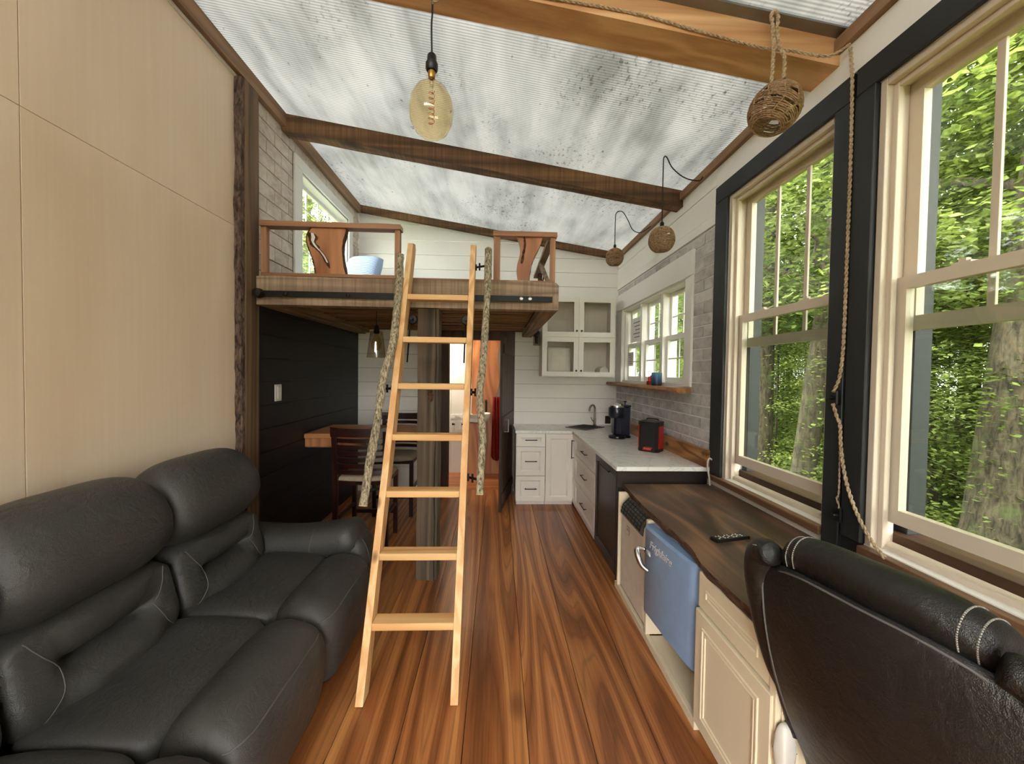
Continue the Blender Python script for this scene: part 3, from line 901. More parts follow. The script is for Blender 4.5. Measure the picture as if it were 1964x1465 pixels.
MB().tube([(-0.70, 6.02, 0.78), (-0.50, 6.02, 0.78)], 0.013, 8).box(-0.70, -0.68, 6.02, 6.085, 0.765, 0.795).build('holder', M['blackp'], tp)
def cloth(name, x0, x1, y, z0, z1, m, folds=3, amp=0.02):
    vs = []; fs = []
    nx, nz = 18, 14
    for j in range(nz + 1):
        for i in range(nx + 1):
            u, v = i / nx, j / nz
            sh = 0.75 + 0.25 * (1 - v)
            xx = (x0 + x1) / 2 + (u - 0.5) * (x1 - x0) * sh
            vs.append((xx, y + amp * math.sin(u * folds * 6.283 + v) * (0.4 + 0.6 * (1 - v)), z0 + (z1 - z0) * v - 0.06 * math.sin(u * 3.14) * (1 - v)))
    for j in range(nz):
        for i in range(nx):
            a = j * (nx + 1) + i
            fs.append((a, a + 1, a + nx + 2, a + nx + 1))
    o = MB().add(vs, fs).build(name, m, None, True)
    md = o.modifiers.new('thick', 'SOLIDIFY'); md.thickness = 0.006
    return o
tag(cloth('towel', -0.085, 0.075, 5.93, 0.29, 1.22, M['redcloth']), 'dark red towel hanging by the bathroom slab', 'towel')
bl = thing('ceiling_lamp', (-0.95, 5.65, 2.25), 'warm globe lamp on the bathroom ceiling', 'lamp')
MB().lathe([(0.03, 0.1), (0.05, 0.08), (0.075, 0.03), (0.06, -0.03), (0.01, -0.05)], (-0.95, 5.65, 2.25), 16).build('globe', M['glow'], bl, False, True)
ld = bpy.data.lights.new('bathroom_lamp', 'POINT'); ld.energy = 13; ld.color = (1.0, 0.88, 0.72); ld.shadow_soft_size = 0.08
lo_ = bpy.data.objects.new('bulb_light', ld); COL.objects.link(lo_); lo_.location = (0, 0, -0.16); lo_.parent = bl

# ============================================================ LOFT, LADDER
loft = thing('loft_platform', (-0.7, 4.0, 2.07), 'raised sleeping loft of weathered timbers over the dining nook', 'loft')
LX1 = 0.455
mb = MB()
n = 40
poly = [(-1.775, 2.075), (LX1, 2.075), (LX1, 2.262)]
for i in range(n + 1):
    xx = LX1 - 0.02 - (LX1 - 0.02 + 1.775) * i / n
    poly.append((xx, 2.283 + 0.008 * noise.noise(Vector((xx * 4, 0, 1))) + (0.014 if 0.1 < xx < 0.25 else 0)))
mb.prism(poly, 1, YF, YF + 0.09)
mb.build('front_beam', M['weath'], loft)
box('side_beam', LX1 - 0.13, LX1, YF + 0.092, YB - 0.005, 2.075, 2.14, M['weath_y'], loft, 0.004)
box('side_beam', LX1 - 0.06, LX1 - 0.005, YF + 0.092, YB - 0.005, 2.142, 2.27, M['weath_y'], loft, 0.004)
box('wall_beam', XL + 0.004, XL + 0.10, YF + 0.092, YB - 0.005, 2.085, 2.16, M['weath_y'], loft, 0.004)
box('wall_beam', XL + 0.102, XL + 0.15, YF + 0.092, YB - 0.005, 2.10, 2.16, M['weath_y'], loft, 0.004)
y = YF + 0.094
while y < YB - 0.03:
    y1 = min(y + 0.128, YB - 0.006)
    box('deck_board', XL + 0.004, LX1 - 0.002, y + 0.003, y1 - 0.003, 2.205, 2.235, M['soffit'], loft, 0.004)
    box('joist', XL + 0.152, LX1 - 0.132, y + 0.03, y + 0.07, 2.145, 2.204, M['soffit'], loft, 0.003)
    y += 0.13
box('deck_edge', -0.74, -0.04, YF + 0.005, YF + 0.085, 2.285, 2.297, M['rail'], loft, 0.002)
# steel rail of the rolling ladder on the beam
rl = thing('ladder_rail', (-0.7, YF, 2.13), 'flat black steel rail bolted across the loft front beam', 'rail')
box('bar', -1.735, 0.405, YF - 0.030, YF - 0.022, 2.128, 2.172, M['blackm'], rl, 0.001)
for xx in (-1.55, -1.10, -0.45, 0.17, 0.235):
    MB().lathe([(0.014, 0.0), (0.014, -0.012), (0.008, -0.016), (0.0, -0.016)], (xx, YF - 0.030, 2.15), 10, 1).build('bolt', M['chrome'] if xx > 0 else M['blackm'], rl, False, True)
    MB().lathe([(0.012, 0), (0.012, 0.022)], (xx, YF - 0.022, 2.15), 8, 1).build('spacer', M['blackm'], rl, False, True)
MB().lathe([(0.0, -0.05), (0.03, -0.045), (0.036, -0.02), (0.036, 0.0), (0.02, 0.02)], (-1.735, YF - 0.024, 2.15), 14, 1).build('end_stop', M['blackm'], rl, False, True)

# railings
def outline_slab(name, left, right, y0, y1, m, par):
    """left/right: lists of (x,z) from bottom to top"""
    poly = [tuple(p) for p in cr([(a, b, 0) for a, b in left], 5)]
    poly = [(p[0], p[1]) for p in poly]
    q = [(p[0], p[1]) for p in cr([(a, b, 0) for a, b in right], 5)]
    mb = MB()
    n = len(poly)
    vs = []
    for (yy, g) in ((y0, 0), (y1, 0)):
        vs += [(a, yy, b) for a, b in poly] + [(a, yy, b) for a, b in q]
    fs = []
    for i in range(n - 1):
        fs.append((i, n + i, n + i + 1, i + 1))
        o = 2 * n
        fs.append((o + i, o + i + 1, o + n + i + 1, o + n + i))
        fs.append((i, i + 1, o + i + 1, o + i))
        fs.append((n + i, o + n + i, o + n + i + 1, n + i + 1))
    fs.append((0, 2 * n, 3 * n, n)); fs.append((n - 1, 2 * n - 1, 4 * n - 1, 3 * n - 1))
    return mb.add(vs, fs).build(name, m, par)
def bark_edge(pts, y0, y1, m, par, th=0.008):
    p = [Vector((a, (y0 + y1) / 2, b)) for a, b in pts]
    p = cr(p, 8)
    mb = MB()
    vs = []; fs = []
    for i, v in enumerate(p):
        w_ = th * (0.7 + 0.6 * noise.noise(Vector((v.z * 30, v.x * 10, 2))))
        vs += [(v.x - w_, y0 - 0.002, v.z), (v.x + w_, y0 - 0.002, v.z), (v.x + w_, y1 + 0.002, v.z), (v.x - w_, y1 + 0.002, v.z)]
    for i in range(len(p) - 1):
        for k in range(4):
            a = i * 4 + k; b = i * 4 + (k + 1) % 4
            fs.append((a, b, b + 4, a + 4))
    fs.append((0, 1, 2, 3)); e = len(vs) - 4; fs.append((e, e + 3, e + 2, e + 1))
    return mb.add(vs, fs).build('bark_edge', m, par)
r1 = thing('loft_railing', (-1.25, YF + 0.05, 2.29), 'wide loft railing left of the ladder with a resin-filled slab', 'railing')
RY0, RY1 = YF + 0.03, YF + 0.075
mb = MB(); poly = [(-1.762, 2.655), (-0.735, 2.655), (-0.735, 2.69)]
for i in range(31):
    xx = -0.735 - 1.027 * i / 30
    poly.append((xx, 2.692 + 0.006 * noise.noise(Vector((xx * 6, 3, 1)))))
mb.prism(poly, 1, RY0 - 0.02, RY1 + 0.02).build('top_rail', M['rail'], r1)
box('bottom_rail', -1.762, -0.74, RY0, RY1, 2.292, 2.318, M['rail'], r1)
box('rail_post', -1.762, -1.722, RY0, RY1, 2.318, 2.655, M['rail_z'], r1)
box('rail_post', -0.782, -0.742, RY0, RY1, 2.318, 2.655, M['rail_z'], r1)
Lf = [(-1.365, 2.318), (-1.375, 2.38), (-1.392, 2.44), (-1.415, 2.50), (-1.432, 2.56), (-1.425, 2.61), (-1.40, 2.655)]
Rg = [(-1.142, 2.318), (-1.155, 2.38), (-1.165, 2.44), (-1.168, 2.50), (-1.162, 2.56), (-1.148, 2.61), (-1.140, 2.655)]
sl = outline_slab('slab_insert', Lf, Rg, RY0 + 0.005, RY1 - 0.005, M['cherry'], r1)
bark_edge(Lf, RY0 + 0.005, RY1 - 0.005, M['edgebark'], sl, 0.006); bark_edge(Rg, RY0 + 0.005, RY1 - 0.005, M['edgebark'], sl, 0.005)
inl = [(-1.392, 2.615, 0.014), (-1.384, 2.585, 0.022), (-1.388, 2.555, 0.014), (-1.372, 2.525, 0.018), (-1.350, 2.500, 0.012), (-1.325, 2.475, 0.010), (-1.300, 2.44, 0.010), (-1.280, 2.40, 0.009), (-1.262, 2.36, 0.003)]
def ribbon(pts, yy, m, name, par, grow=1.0):
    p = cr([Vector((a, c, b)) for a, b, c in pts], 5)
    vs = []; fs = []
    for i, v in enumerate(p):
        w_ = v.y * grow * (1 + 0.35 * noise.noise(Vector((v.z * 60, 0, grow))))
        vs += [(v.x - w_, yy, v.z + w_ * .3), (v.x + w_, yy, v.z - w_ * .3), (v.x + w_, yy + 0.006, v.z), (v.x - w_, yy + 0.006, v.z)]
    for i in range(len(p) - 1):
        for k in range(4):
            a = i * 4 + k; b = i * 4 + (k + 1) % 4
            fs.append((a, b, b + 4, a + 4))
    fs.append((0, 1, 2, 3)); e = len(vs) - 4; fs.append((e, e + 3, e + 2, e + 1))
    return MB().add(vs, fs).build(name, m, par)
dk = ribbon(inl, RY0 + 0.002, M['edgebark'], 'dark_cleft', sl, 1.7)
ri = ribbon([(a + 0.004, b, c * 0.8) for a, b, c in inl[:-1]], RY0 - 0.001, M['resin'], 'resin_inlay', sl, 0.8)
r2 = thing('loft_railing', (0.2, YF + 0.05, 2.29), 'short loft railing right of the ladder with a curved slab', 'railing')
box('top_rail', -0.045, 0.44, RY0 - 0.02, RY1 + 0.02, 2.628, 2.665, M['rail'], r2, 0.003)
box('bottom_rail', -0.04, 0.43, RY0, RY1, 2.287, 2.302, M['rail'], r2)
box('rail_post', -0.04, 0.01, RY0, RY1, 2.302, 2.628, M['rail_z'], r2)
box('rail_post', 0.392, 0.43, RY0, RY1, 2.302, 2.628, M['rail_z'], r2)
Lf = [(0.148, 2.302), (0.138, 2.36), (0.140, 2.42), (0.155, 2.48), (0.162, 2.53), (0.155, 2.58), (0.135, 2.628)]
Rg = [(0.232, 2.302), (0.240, 2.36), (0.250, 2.42), (0.272, 2.48), (0.296, 2.53), (0.318, 2.58), (0.335, 2.628)]
s2_ = outline_slab('slab_insert', Lf, Rg, RY0 + 0.005, RY1 - 0.005, M['cherry'], r2)
bark_edge([(0.19, 2.628), (0.196, 2.57), (0.185, 2.50), (0.172, 2.43)], RY0 + 0.002, RY1 - 0.006, M['edgebark'], s2_, 0.012)
bark_edge(Rg, RY0 + 0.005, RY1 - 0.005, M['edgebark'], s2_, 0.003)
box('side_top_rail', 0.38, 0.44, RY1 + 0.021, 4.2, 2.63, 2.662, M['weath_y'], r2)
MB().prism([(2.99, 2.30), (3.06, 2.30), (3.66, 2.60), (3.66, 2.63), (3.58, 2.63)], 0, 0.385, 0.405).build('brace', M['weath_y'], r2)
box('side_post', 0.35, 0.385, 3.40, 3.44, 2.30, 2.48, M['edgebark'], r2)
tube('hook', [(0.36, 3.44, 2.32), (0.38, 3.5, 2.36), (0.41, 3.55, 2.46), (0.42, 3.58, 2.52)], 0.006, M['blackm'], r2)

# bed on the loft
bed = thing('mattress', (-0.7, 4.2, 2.24), 'low mattress on the loft under a pale blue and white quilt', 'mattress')
box('mattress_core', -1.70, 0.30, 3.45, 5.06, 2.237, 2.36, M['white'], bed, 0.03)
def quilt():
    vs = []; fs = []; nx, ny = 70, 40
    for j in range(ny + 1):
        for i in range(nx + 1):
            xx = -1.72 + 2.04 * i / nx; yy = 3.42 + 1.66 * j / ny
            e = min(i, nx - i, 3) / 3 * min(j, ny - j, 3) / 3
            zz = 2.362 + 0.07 * e ** 0.5 * (0.75 + 0.35 * noise.noise(Vector((xx * 3, yy * 3, 0)))) + 0.014 * noise.noise(Vector((xx * 15, yy * 15, 4)))
            vs.append((xx, yy, zz - (0.10 if e == 0 else 0)))
    for j in range(ny):
        for i in range(nx):
            a = j * (nx + 1) + i; fs.append((a, a + 1, a + nx + 2, a + nx + 1))
    return MB().add(vs, fs).build('quilt', M['blanket'], bed, True)
quilt()
def puffy(name, c, sx, sy, sz, m, par=None, e=0.35, rot=None, n=24, p=3.0):
    """soft cushion: superellipse plan with thickness falling to the rim"""
    vs = []; fs = []
    for side in (1, -1):
        for j in range(n + 1):
            for i in range(n + 1):
                u, v = 2 * i / n - 1, 2 * j / n - 1
                k = (max(0, 1 - abs(u) ** p) * max(0, 1 - abs(v) ** p)) ** e
                pin = 1 - 0.06 * (u * u * v * v)
                vs.append((c[0] + u * sx * pin, c[1] + v * sy * pin, c[2] + side * sz * k))
    N1 = (n + 1) ** 2
    for j in range(n):
        for i in range(n):
            a = j * (n + 1) + i
            fs.append((a, a + 1, a + n + 2, a + n + 1)); fs.append((N1 + a, N1 + a + n + 1, N1 + a + n + 2, N1 + a + 1))
    o = MB().add(vs, fs).build(name, m, par, True)
    bm = bmesh.new(); bm.from_mesh(o.data); bmesh.ops.remove_doubles(bm, verts=bm.verts[:], dist=1e-5); bmesh.ops.recalc_face_normals(bm, faces=bm.faces[:]); bm.to_mesh(o.data); bm.free()
    return o
pl = tag(puffy('pillow', (0, 0, 0), 0.21, 0.30, 0.10, M['stripe']), 'pale blue striped pillow on the loft bed under the window', 'pillow')
pl.location = (-1.60, 4.66, 2.66); pl.rotation_euler = (R(52), 0, R(-4))

# supporting post
sp = thing('support_post', (-0.52, 3.0, 0), 'rough grey square timber post holding up the loft', 'post')
mb = MB(); vs = []; fs = []
nz = 40
for i in range(nz + 1):
    zz = 2.072 * i / nz
    ring = [(-0.602, 2.925), (-0.47 , 2.925), (-0.466, 2.934), (-0.462, 2.925), (-0.445, 2.925), (-0.445, 3.08), (-0.602, 3.08)]
    for (a, b) in ring:
        d = 0.004 * noise.noise(Vector((a * 9, b * 9, zz * 4)))
        cx = 0.012 * noise.noise(Vector((0, 3, zz * 2.2))) if -0.48 < a < -0.455 else 0
        vs.append((a + d + cx, b + d, zz))
nr = 7
for i in range(nz):
    for k in range(nr):
        a = i * nr + k; b = i * nr + (k + 1) % nr
        fs.append((a, b, b + nr, a + nr))
fs.append(tuple(reversed(range(nr)))); fs.append(tuple(range(nz * nr, nz * nr + nr)))
mb.add(vs, fs).build('timber', M['weath_z'], sp)
tube('check_crack', [(-0.466 + 0.012 * noise.noise(Vector((0, 3, zz * 2.2))), 2.9275, zz) for zz in [0.02 + 2.03 * i / 30 for i in range(31)]], 0.003, M['rubber'], sp, 5, k=1)
puffy('knot', (-0.50, 2.925, 1.42), 0.022, 0.006, 0.05, M['edgebark'], sp, n=8)

# ladder
lad = thing('ladder', (-0.41, 1.85, 0), 'pine ladder with seven flat rungs leaning on the loft', 'ladder')
LY = lambda z: 1.85 + 0.398 * z
def stile(x0, x1):
    d = 0.043
    poly = [(LY(0) - d, 0.004), (LY(0) + d, 0.004), (LY(2.55) + d, 2.50), (LY(2.55) + d - 0.02, 2.535), (LY(2.52) - d, 2.52)]
    MB().prism(poly, 0, x0, x1).build('stile', M['ladder'], lad)
stile(-0.655, -0.618); stile(-0.205, -0.168)
for i in range(7):
    z = 0.3 * (i + 1)
    box('rung', -0.617, -0.206, LY(z) - 0.044, LY(z) + 0.044, z - 0.012, z + 0.025, M['rung'], lad, 0.003)
# branch handrails with pipe brackets
def branch(pts, r0, par, seed):
    p = cr(pts, 10)
    n = len(p)
    rf = lambda t: r0 * (1.0 - 0.12 * t) * (1 + 0.16 * noise.noise(Vector((seed, t * 9, 0))) + 0.07 * noise.noise(Vector((seed, t * 40, 2))))
    o = MB().tube(p, r0, 12, rf, True, 0.10).build('branch', M['branch'], par, True)
    for (a, b) in ((p[0], p[1]), (p[-1], p[-2])):
        e = (a - b).normalized()
        MB().tube([a - e * 0.001, a + e * 0.003], r0 * 0.93, 12).build('cut_end', M['cutwood'], o)
    return o
BL = [(-0.693, 2.75, 2.413), (-0.676, 2.64, 2.134), (-0.671, 2.523, 1.841), (-0.680, 2.455, 1.69), (-0.704, 2.426, 1.60), (-0.71, 2.377, 1.476), (-0.713, 2.293, 1.263), (-0.725, 2.214, 1.065), (-0.731, 2.13, 0.854)]
BR = [(-0.075, 2.777, 2.481), (-0.075, 2.645, 2.149), (-0.085, 2.527, 1.852), (-0.096, 2.432, 1.612), (-0.108, 2.38, 1.483), (-0.098, 2.331, 1.358), (-0.083, 2.271, 1.21), (-0.089, 2.204, 1.04), (-0.091, 2.153, 0.911)]
branch(BL, 0.026, lad, 1); branch(BR, 0.024, lad, 5)
def at_z(pts, z):
    for a, b in zip(pts, pts[1:]):
        if (a[2] - z) * (b[2] - z) <= 0:
            t = (z - a[2]) / (b[2] - a[2]); return Vector(a).lerp(Vector(b), t)
for (pts, xs, zs) in ((BL, -0.656, (2.11, 1.49, 0.925)), (BR, -0.167, (2.352, 1.473, 0.984))):
    for z in zs:
        q = at_z(pts, z); s_ = 1 if xs > -0.4 else -1
        mb = MB().tube([(xs + s_ * 0.002, LY(z), z), (q.x - s_ * 0.012, q.y + 0.01, z)], 0.008, 8)
        mb.tube([(xs, LY(z), z), (xs + s_ * 0.01, LY(z), z)], 0.022, 12)
        mb.tube([(xs + s_ * 0.03, LY(z) - 0.02, z - 0.025), (xs + s_ * 0.03, LY(z) - 0.02, z + 0.025)], 0.007, 6)
        mb.build('pipe_bracket', M['blackm'], lad)
for xx in (-0.60, -0.224):
    mb = MB().lathe([(0.0, -0.012), (0.030, -0.012), (0.036, 0.0), (0.030, 0.012), (0.0, 0.012)], (xx, LY(1.97) + 0.10, 1.965), 18, 1)
    mb.tube([(xx, LY(1.9) + 0.05, 1.92), (xx, LY(1.7) + 0.05, 1.66)], 0.006, 6)
    mb.tube([(xx, LY(1.97) + 0.05, 1.965), (xx, LY(1.97) + 0.10, 1.965)], 0.01, 6)
    mb.build('roller_wheel', M['blackm'], lad, False, True)

# ============================================================ DINING NOOK
tb = thing('bar_table', (-1.2, 4.05, 0), 'thick pine bar table fixed to the dark wall', 'table')
box('table_top', XL + 0.003, -0.64, 3.72, 4.37, 0.945, 0.99, M['table'], tb, 0.004)
MB().prism([(3.74, 0.944), (3.86, 0.944), (3.86, 0.87), (3.80, 0.84), (3.74, 0.86)], 0, XL + 0.003, -1.30).build('corbel', M['cherry'], tb)
box('corbel', XL + 0.003, -1.3, 4.24, 4.34, 0.85, 0.944, M['cherry'], tb)
box('table_leg', -0.78, -0.70, 4.0, 4.08, 0, 0.944, M['mahog'], tb)
def bar_chair(name, loc, rz, label):
    c = thing(name, loc, label, 'chair', rot=(0, 0, rz))
    m = M['mahog']
    for sx in (-1, 1):
        box('leg', sx * 0.2 - 0.02, sx * 0.2 + 0.02, 0.17, 0.21, 0, 0.60, m, c, 0.004)
        MB().prism([(-0.235, 0), (-0.195, 0), (-0.185, 0.62), (-0.225, 1.07), (-0.26, 1.07), (-0.225, 0.62)], 0, sx * 0.22 - 0.02, sx * 0.22 + 0.02).build('back_leg', m, c)
        box('side_stretcher', sx * 0.2 - 0.012, sx * 0.2 + 0.012, -0.19, 0.17, 0.28, 0.31, m, c)
    box('front_stretcher', -0.18, 0.18, 0.175, 0.2, 0.2, 0.235, m, c)
    box('seat_frame', -0.22, 0.22, -0.2, 0.215, 0.585, 0.625, m, c, 0.006)
    puffy('seat_pad', (0, 0.01, 0.635), 0.225, 0.22, 0.045, M['seatfab'], c, 0.3)
    def slat(z0, h, nm):
        vs = []; fs = []; n = 12
        for i in range(n + 1):
            u = 2 * i / n - 1
            bow = 0.03 * (1 - u * u)
            yb = -0.215 - (z0 - 0.62) * 0.07 - bow
            zz = 0.012 * (1 - u * u) if nm == 'crest_rail' else 0
            vs += [(u * 0.255 if nm == 'crest_rail' else u * 0.20, yb, z0), (u * 0.255 if nm == 'crest_rail' else u * 0.2, yb + 0.02, z0), (u * 0.255 if nm == 'crest_rail' else u * 0.2, yb + 0.02, z0 + h - zz), (u * 0.255 if nm == 'crest_rail' else u * 0.2, yb, z0 + h - zz)]
        for i in range(n):
            for k in range(4):
                a = i * 4 + k; b = i * 4 + (k + 1) % 4
                fs.append((a, b, b + 4, a + 4))
        fs.append((0, 1, 2, 3)); e = n * 4; fs.append((e, e + 3, e + 2, e + 1))
        MB().add(vs, fs).build(nm, m, c)
    slat(1.02, 0.085, 'crest_rail')
    for i in range(6):
        slat(0.69 + i * 0.056, 0.034, 'back_slat')
    return c
bar_chair('bar_chair', (-1.19, 3.62, 0), 0, 'slat-back mahogany bar chair with its back to the camera')
bar_chair('bar_chair', (-1.13, 4.42, 0), math.pi, 'dark bar chair on the far side of the pine table')
# pendant under the loft
pd = thing('jar_pendant', (-1.12, 3.6, 2.14), 'clear glass shade pendant lamp hanging above the bar table', 'lamp')
tube('cord', [(-1.12, 3.6, 2.2045), (-1.12, 3.6, 2.0)], 0.004, M['cord'], pd, k=0)
MB().lathe([(0.012, 2.02), (0.024, 2.0), (0.026, 1.945), (0.018, 1.94)], (-1.12, 3.6, 0), 14).build('socket', M['blackp'], pd, False, True)
lathe('bulb', [(0.012, 1.94), (0.03, 1.90), (0.046, 1.85), (0.04, 1.81), (0.015, 1.79), (0.0, 1.789)], (-1.12, 3.6, 0), M['amber'], pd, 18)
lathe('glass_shade', [(0.03, 1.965), (0.055, 1.96), (0.085, 1.72), (0.084, 1.72), (0.054, 1.958), (0.03, 1.963)], (-1.12, 3.6, 0), M['clear'], pd, 24)
# rocker switch on the dark wall
sw = thing('light_switch', (XL, 3.28, 1.34), 'white switch plate on the dark boarded wall', 'switch')
box('plate', XL + 0.001, XL + 0.012, 3.235, 3.33, 1.335, 1.475, M['whitep'], sw, 0.004)
box('rocker', XL + 0.012, XL + 0.02, 3.262, 3.303, 1.355, 1.455, M['whitep'], sw, 0.003)

# ============================================================ KITCHEN
FX, FY = 0.935, 4.575                                       # cabinet front planes
def bar_handle(par, a, b, nrm, r=0.005, off=0.028):
    a, b, nrm = Vector(a), Vector(b), Vector(nrm)
    d = (b - a).normalized()
    mb = MB().tube([a + nrm * off - d * 0.012, b + nrm * off + d * 0.012], r, 8)
    mb.tube([a, a + nrm * off], r * 0.9, 6); mb.tube([b, b + nrm * off], r * 0.9, 6)
    return mb.build('handle', M['blackm'], par, False, True)
def front(name, o, u, v, nn, w_, h, m, par, fr=0.05, th=0.02):
    """panelled cabinet front with a stepped recess"""
    fr = min(fr, w_ * 0.3, h * 0.3)
    ls = [(0, 0), (0, th - 0.002), (0.002, th), (fr, th), (fr + 0.004, th - 0.004), (fr + 0.012, th - 0.006), (fr + 0.016, th - 0.012)]
    return MB().loops(o, u, v, nn, w_, h, ls).build(name, m, par)
# back run: drawer unit and blank corner unit
c1 = thing('drawer_cabinet', (0.41, 4.86, 0), 'white three-drawer base cabinet beside the bathroom door', 'cabinet')
box('carcass', 0.235, 0.588, FY + 0.001, YB - 0.004, 0.055, 0.878, M['cabw'], c1)
box('toe_kick', 0.245, 0.588, FY + 0.05, YB - 0.004, 0, 0.054, M['cabw'], c1)
for (z0, z1) in ((0.06, 0.362), (0.37, 0.715), (0.723, 0.872)):
    d = front('drawer', (0.24, FY, z0), (1, 0, 0), (0, 0, 1), (0, -1, 0), 0.344, z1 - z0, M['cabw'], c1, 0.05)
    zc = (z0 + z1) / 2
    bar_handle(d, (0.355, FY - 0.008, zc), (0.475, FY - 0.008, zc), (0, -1, 0))
c2 = thing('corner_cabinet', (0.74, 4.86, 0), 'white base cabinet with one plain door in the kitchen corner', 'cabinet')
box('carcass', 0.590, 0.93, FY + 0.001, YB - 0.004, 0.055, 0.878, M['cabw'], c2)
box('toe_kick', 0.590, 0.93, FY + 0.05, YB - 0.004, 0, 0.054, M['cabw'], c2)
front('door', (0.592, FY, 0.06), (1, 0, 0), (0, 0, 1), (0, -1, 0), 0.325, 0.812, M['cabw'], c2, 0.055)
# side run
c3 = thing('narrow_cabinet', (1.25, 4.5, 0), 'narrow white base cabinet with a long vertical handle in the corner', 'cabinet')
box('carcass', FX + 0.001, XR - 0.016, 4.425, YB - 0.004, 0.055, 0.878, M['cabw'], c3)
box('toe_kick', FX + 0.05, XR - 0.016, 4.425, 4.60, 0, 0.054, M['cabw'], c3)
d = front('door', (FX, 4.57, 0.06), (0, -1, 0), (0, 0, 1), (-1, 0, 0), 0.14, 0.812, M['cabw'], c3, 0.03)
bar_handle(d, (FX - 0.012, 4.50, 0.60), (FX - 0.012, 4.50, 0.80), (-1, 0, 0), 0.005, 0.03)
c4 = thing('drawer_cabinet', (1.25, 3.95, 0), 'wide white drawer cabinet under the long counter', 'cabinet')
box('carcass', FX + 0.001, XR - 0.016, 3.492, 4.423, 0.055, 0.878, M['cabw'], c4)
box('toe_kick', FX + 0.05, XR - 0.016, 3.492, 4.423, 0, 0.054, M['cabw'], c4)
for (z0, z1) in ((0.06, 0.362), (0.37, 0.66), (0.668, 0.872)):
    d = front('drawer', (FX, 4.42, z0), (0, -1, 0), (0, 0, 1), (-1, 0, 0), 0.924, z1 - z0, M['cabw'], c4, 0.05)
    zc = (z0 + z1) / 2
    bar_handle(d, (FX - 0.008, 4.04, zc), (FX - 0.008, 3.86, zc), (-1, 0, 0))
c5 = thing('dishwasher', (1.25, 3.2, 0), 'dark brown panelled cabinet at the near end of the counter', 'cabinet')
box('carcass', FX + 0.001, XR - 0.016, 2.862, 3.49, 0.055, 0.878, M['dish'], c5)
box('end_panel', FX - 0.02, XR - 0.016, 2.838, 2.86, 0, 0.878, M['dish'], c5)
box('toe_kick', FX + 0.05, XR - 0.016, 2.862, 3.49, 0, 0.054, M['dish'], c5)
d = front('door', (FX, 3.485, 0.06), (0, -1, 0), (0, 0, 1), (-1, 0, 0), 0.61, 0.812, M['dish'], c5, 0.06)
bar_handle(d, (FX - 0.012, 3.36, 0.82), (FX - 0.012, 3.02, 0.82), (-1, 0, 0), 0.006)
# L-shaped worktop
ct = MB().prism([(0.222, 4.545), (0.905, 4.545), (0.893, 2.80), (XR - 0.015, 2.80), (XR - 0.015, YB - 0.001), (0.222, YB - 0.001)], 2, 0.879, 0.911)
o = ct.build('countertop', M['quartz'])
tag(o, 'L-shaped white quartz countertop over the kitchen cabinets', 'countertop')
md = o.modifiers.new('edge', 'BEVEL'); md.width = 0.003; md.segments = 2
# spalted board against the brick
mb = MB(); vs = []; fs = []; n = 60
for i in range(n + 1):
    yy = 2.80 + 2.33 * i / n
    tt = 1.03 + 0.012 * noise.noise(Vector((yy * 4, 1, 0)))
    xf = 1.555 + 0.006 * noise.noise(Vector((yy * 5, 7, 0)))
    vs += [(xf, yy, 0.912), (xf + 0.008, yy, tt), (XR - 0.018, yy, tt + 0.006), (XR - 0.018, yy, 0.912)]
for i in range(n):
    for k in range(4):
        a = i * 4 + k; b = i * 4 + (k + 1) % 4
        fs.append((a, b, b + 4, a + 4))
fs.append((0, 1, 2, 3)); e = n * 4; fs.append((e, e + 3, e + 2, e + 1))
tag(mb.add(vs, fs).build('backsplash_board', M['spalt']), 'spalted live-edge wood board along the back of the counter', 'backsplash')
# live-edge shelf under the kitchen window
mb = MB(); vs = []; fs = []; n = 60
for i in range(n + 1):
    yy = 3.09 + 2.03 * i / n
    xf = 1.465 + 0.02 * noise.noise(Vector((yy * 3.1, 2, 0))) + 0.008 * noise.noise(Vector((yy * 14, 2, 0)))
    vs += [(xf + 0.02, yy, 1.448), (xf, yy, 1.468 + 0.006 * noise.noise(Vector((yy * 9, 3, 3)))), (xf + 0.012, yy, 1.495), (XR - 0.027, yy, 1.495), (XR - 0.027, yy, 1.448)]
for i in range(n):
    for k in range(5):
        a = i * 5 + k; b = i * 5 + (k + 1) % 5
        fs.append((a, b, b + 5, a + 5))
fs.append((0, 1, 2, 3, 4)); e = n * 5; fs.append((e, e + 4, e + 3, e + 2, e + 1))
tag(mb.add(vs, fs).build('window_shelf', M['shelf']), 'live-edge wood shelf under the kitchen window', 'shelf')
# things on the shelf
cd_ = thing('candle', (1.525, 3.62, 1.496), 'fat blue ombre candle on the kitchen window shelf', 'candle')
lathe('wax', [(0.0, -0.062), (0.046, -0.062), (0.048, -0.055), (0.048, 0.055), (0.044, 0.062), (0.03, 0.058), (0.0, 0.056)], (1.525, 3.62, 1.558), M['candle'], cd_, 24)
tube('wick', [(1.525, 3.62, 1.612), (1.526, 3.62, 1.63)], 0.0018, M['rubber'], cd_, 5, k=0)
ch = thing('candle_holder', (1.535, 3.80, 1.496), 'small dark holder with red candles on the window shelf', 'candle')
box('cup', 1.508, 1.562, 3.772, 3.828, 1.496, 1.535, M['redcloth'], ch, 0.004)
for (a, b, h) in ((-0.012, -0.012, 1.578), (0.012, 0.0, 1.59), (-0.005, 0.014, 1.568)):
    lathe('red_candle', [(0.0, 1.535), (0.011, 1.535), (0.011, h), (0.004, h + 0.004), (0.0, h + 0.004)], (1.535 + a, 3.80 + b, 0), M['red'], ch, 10)
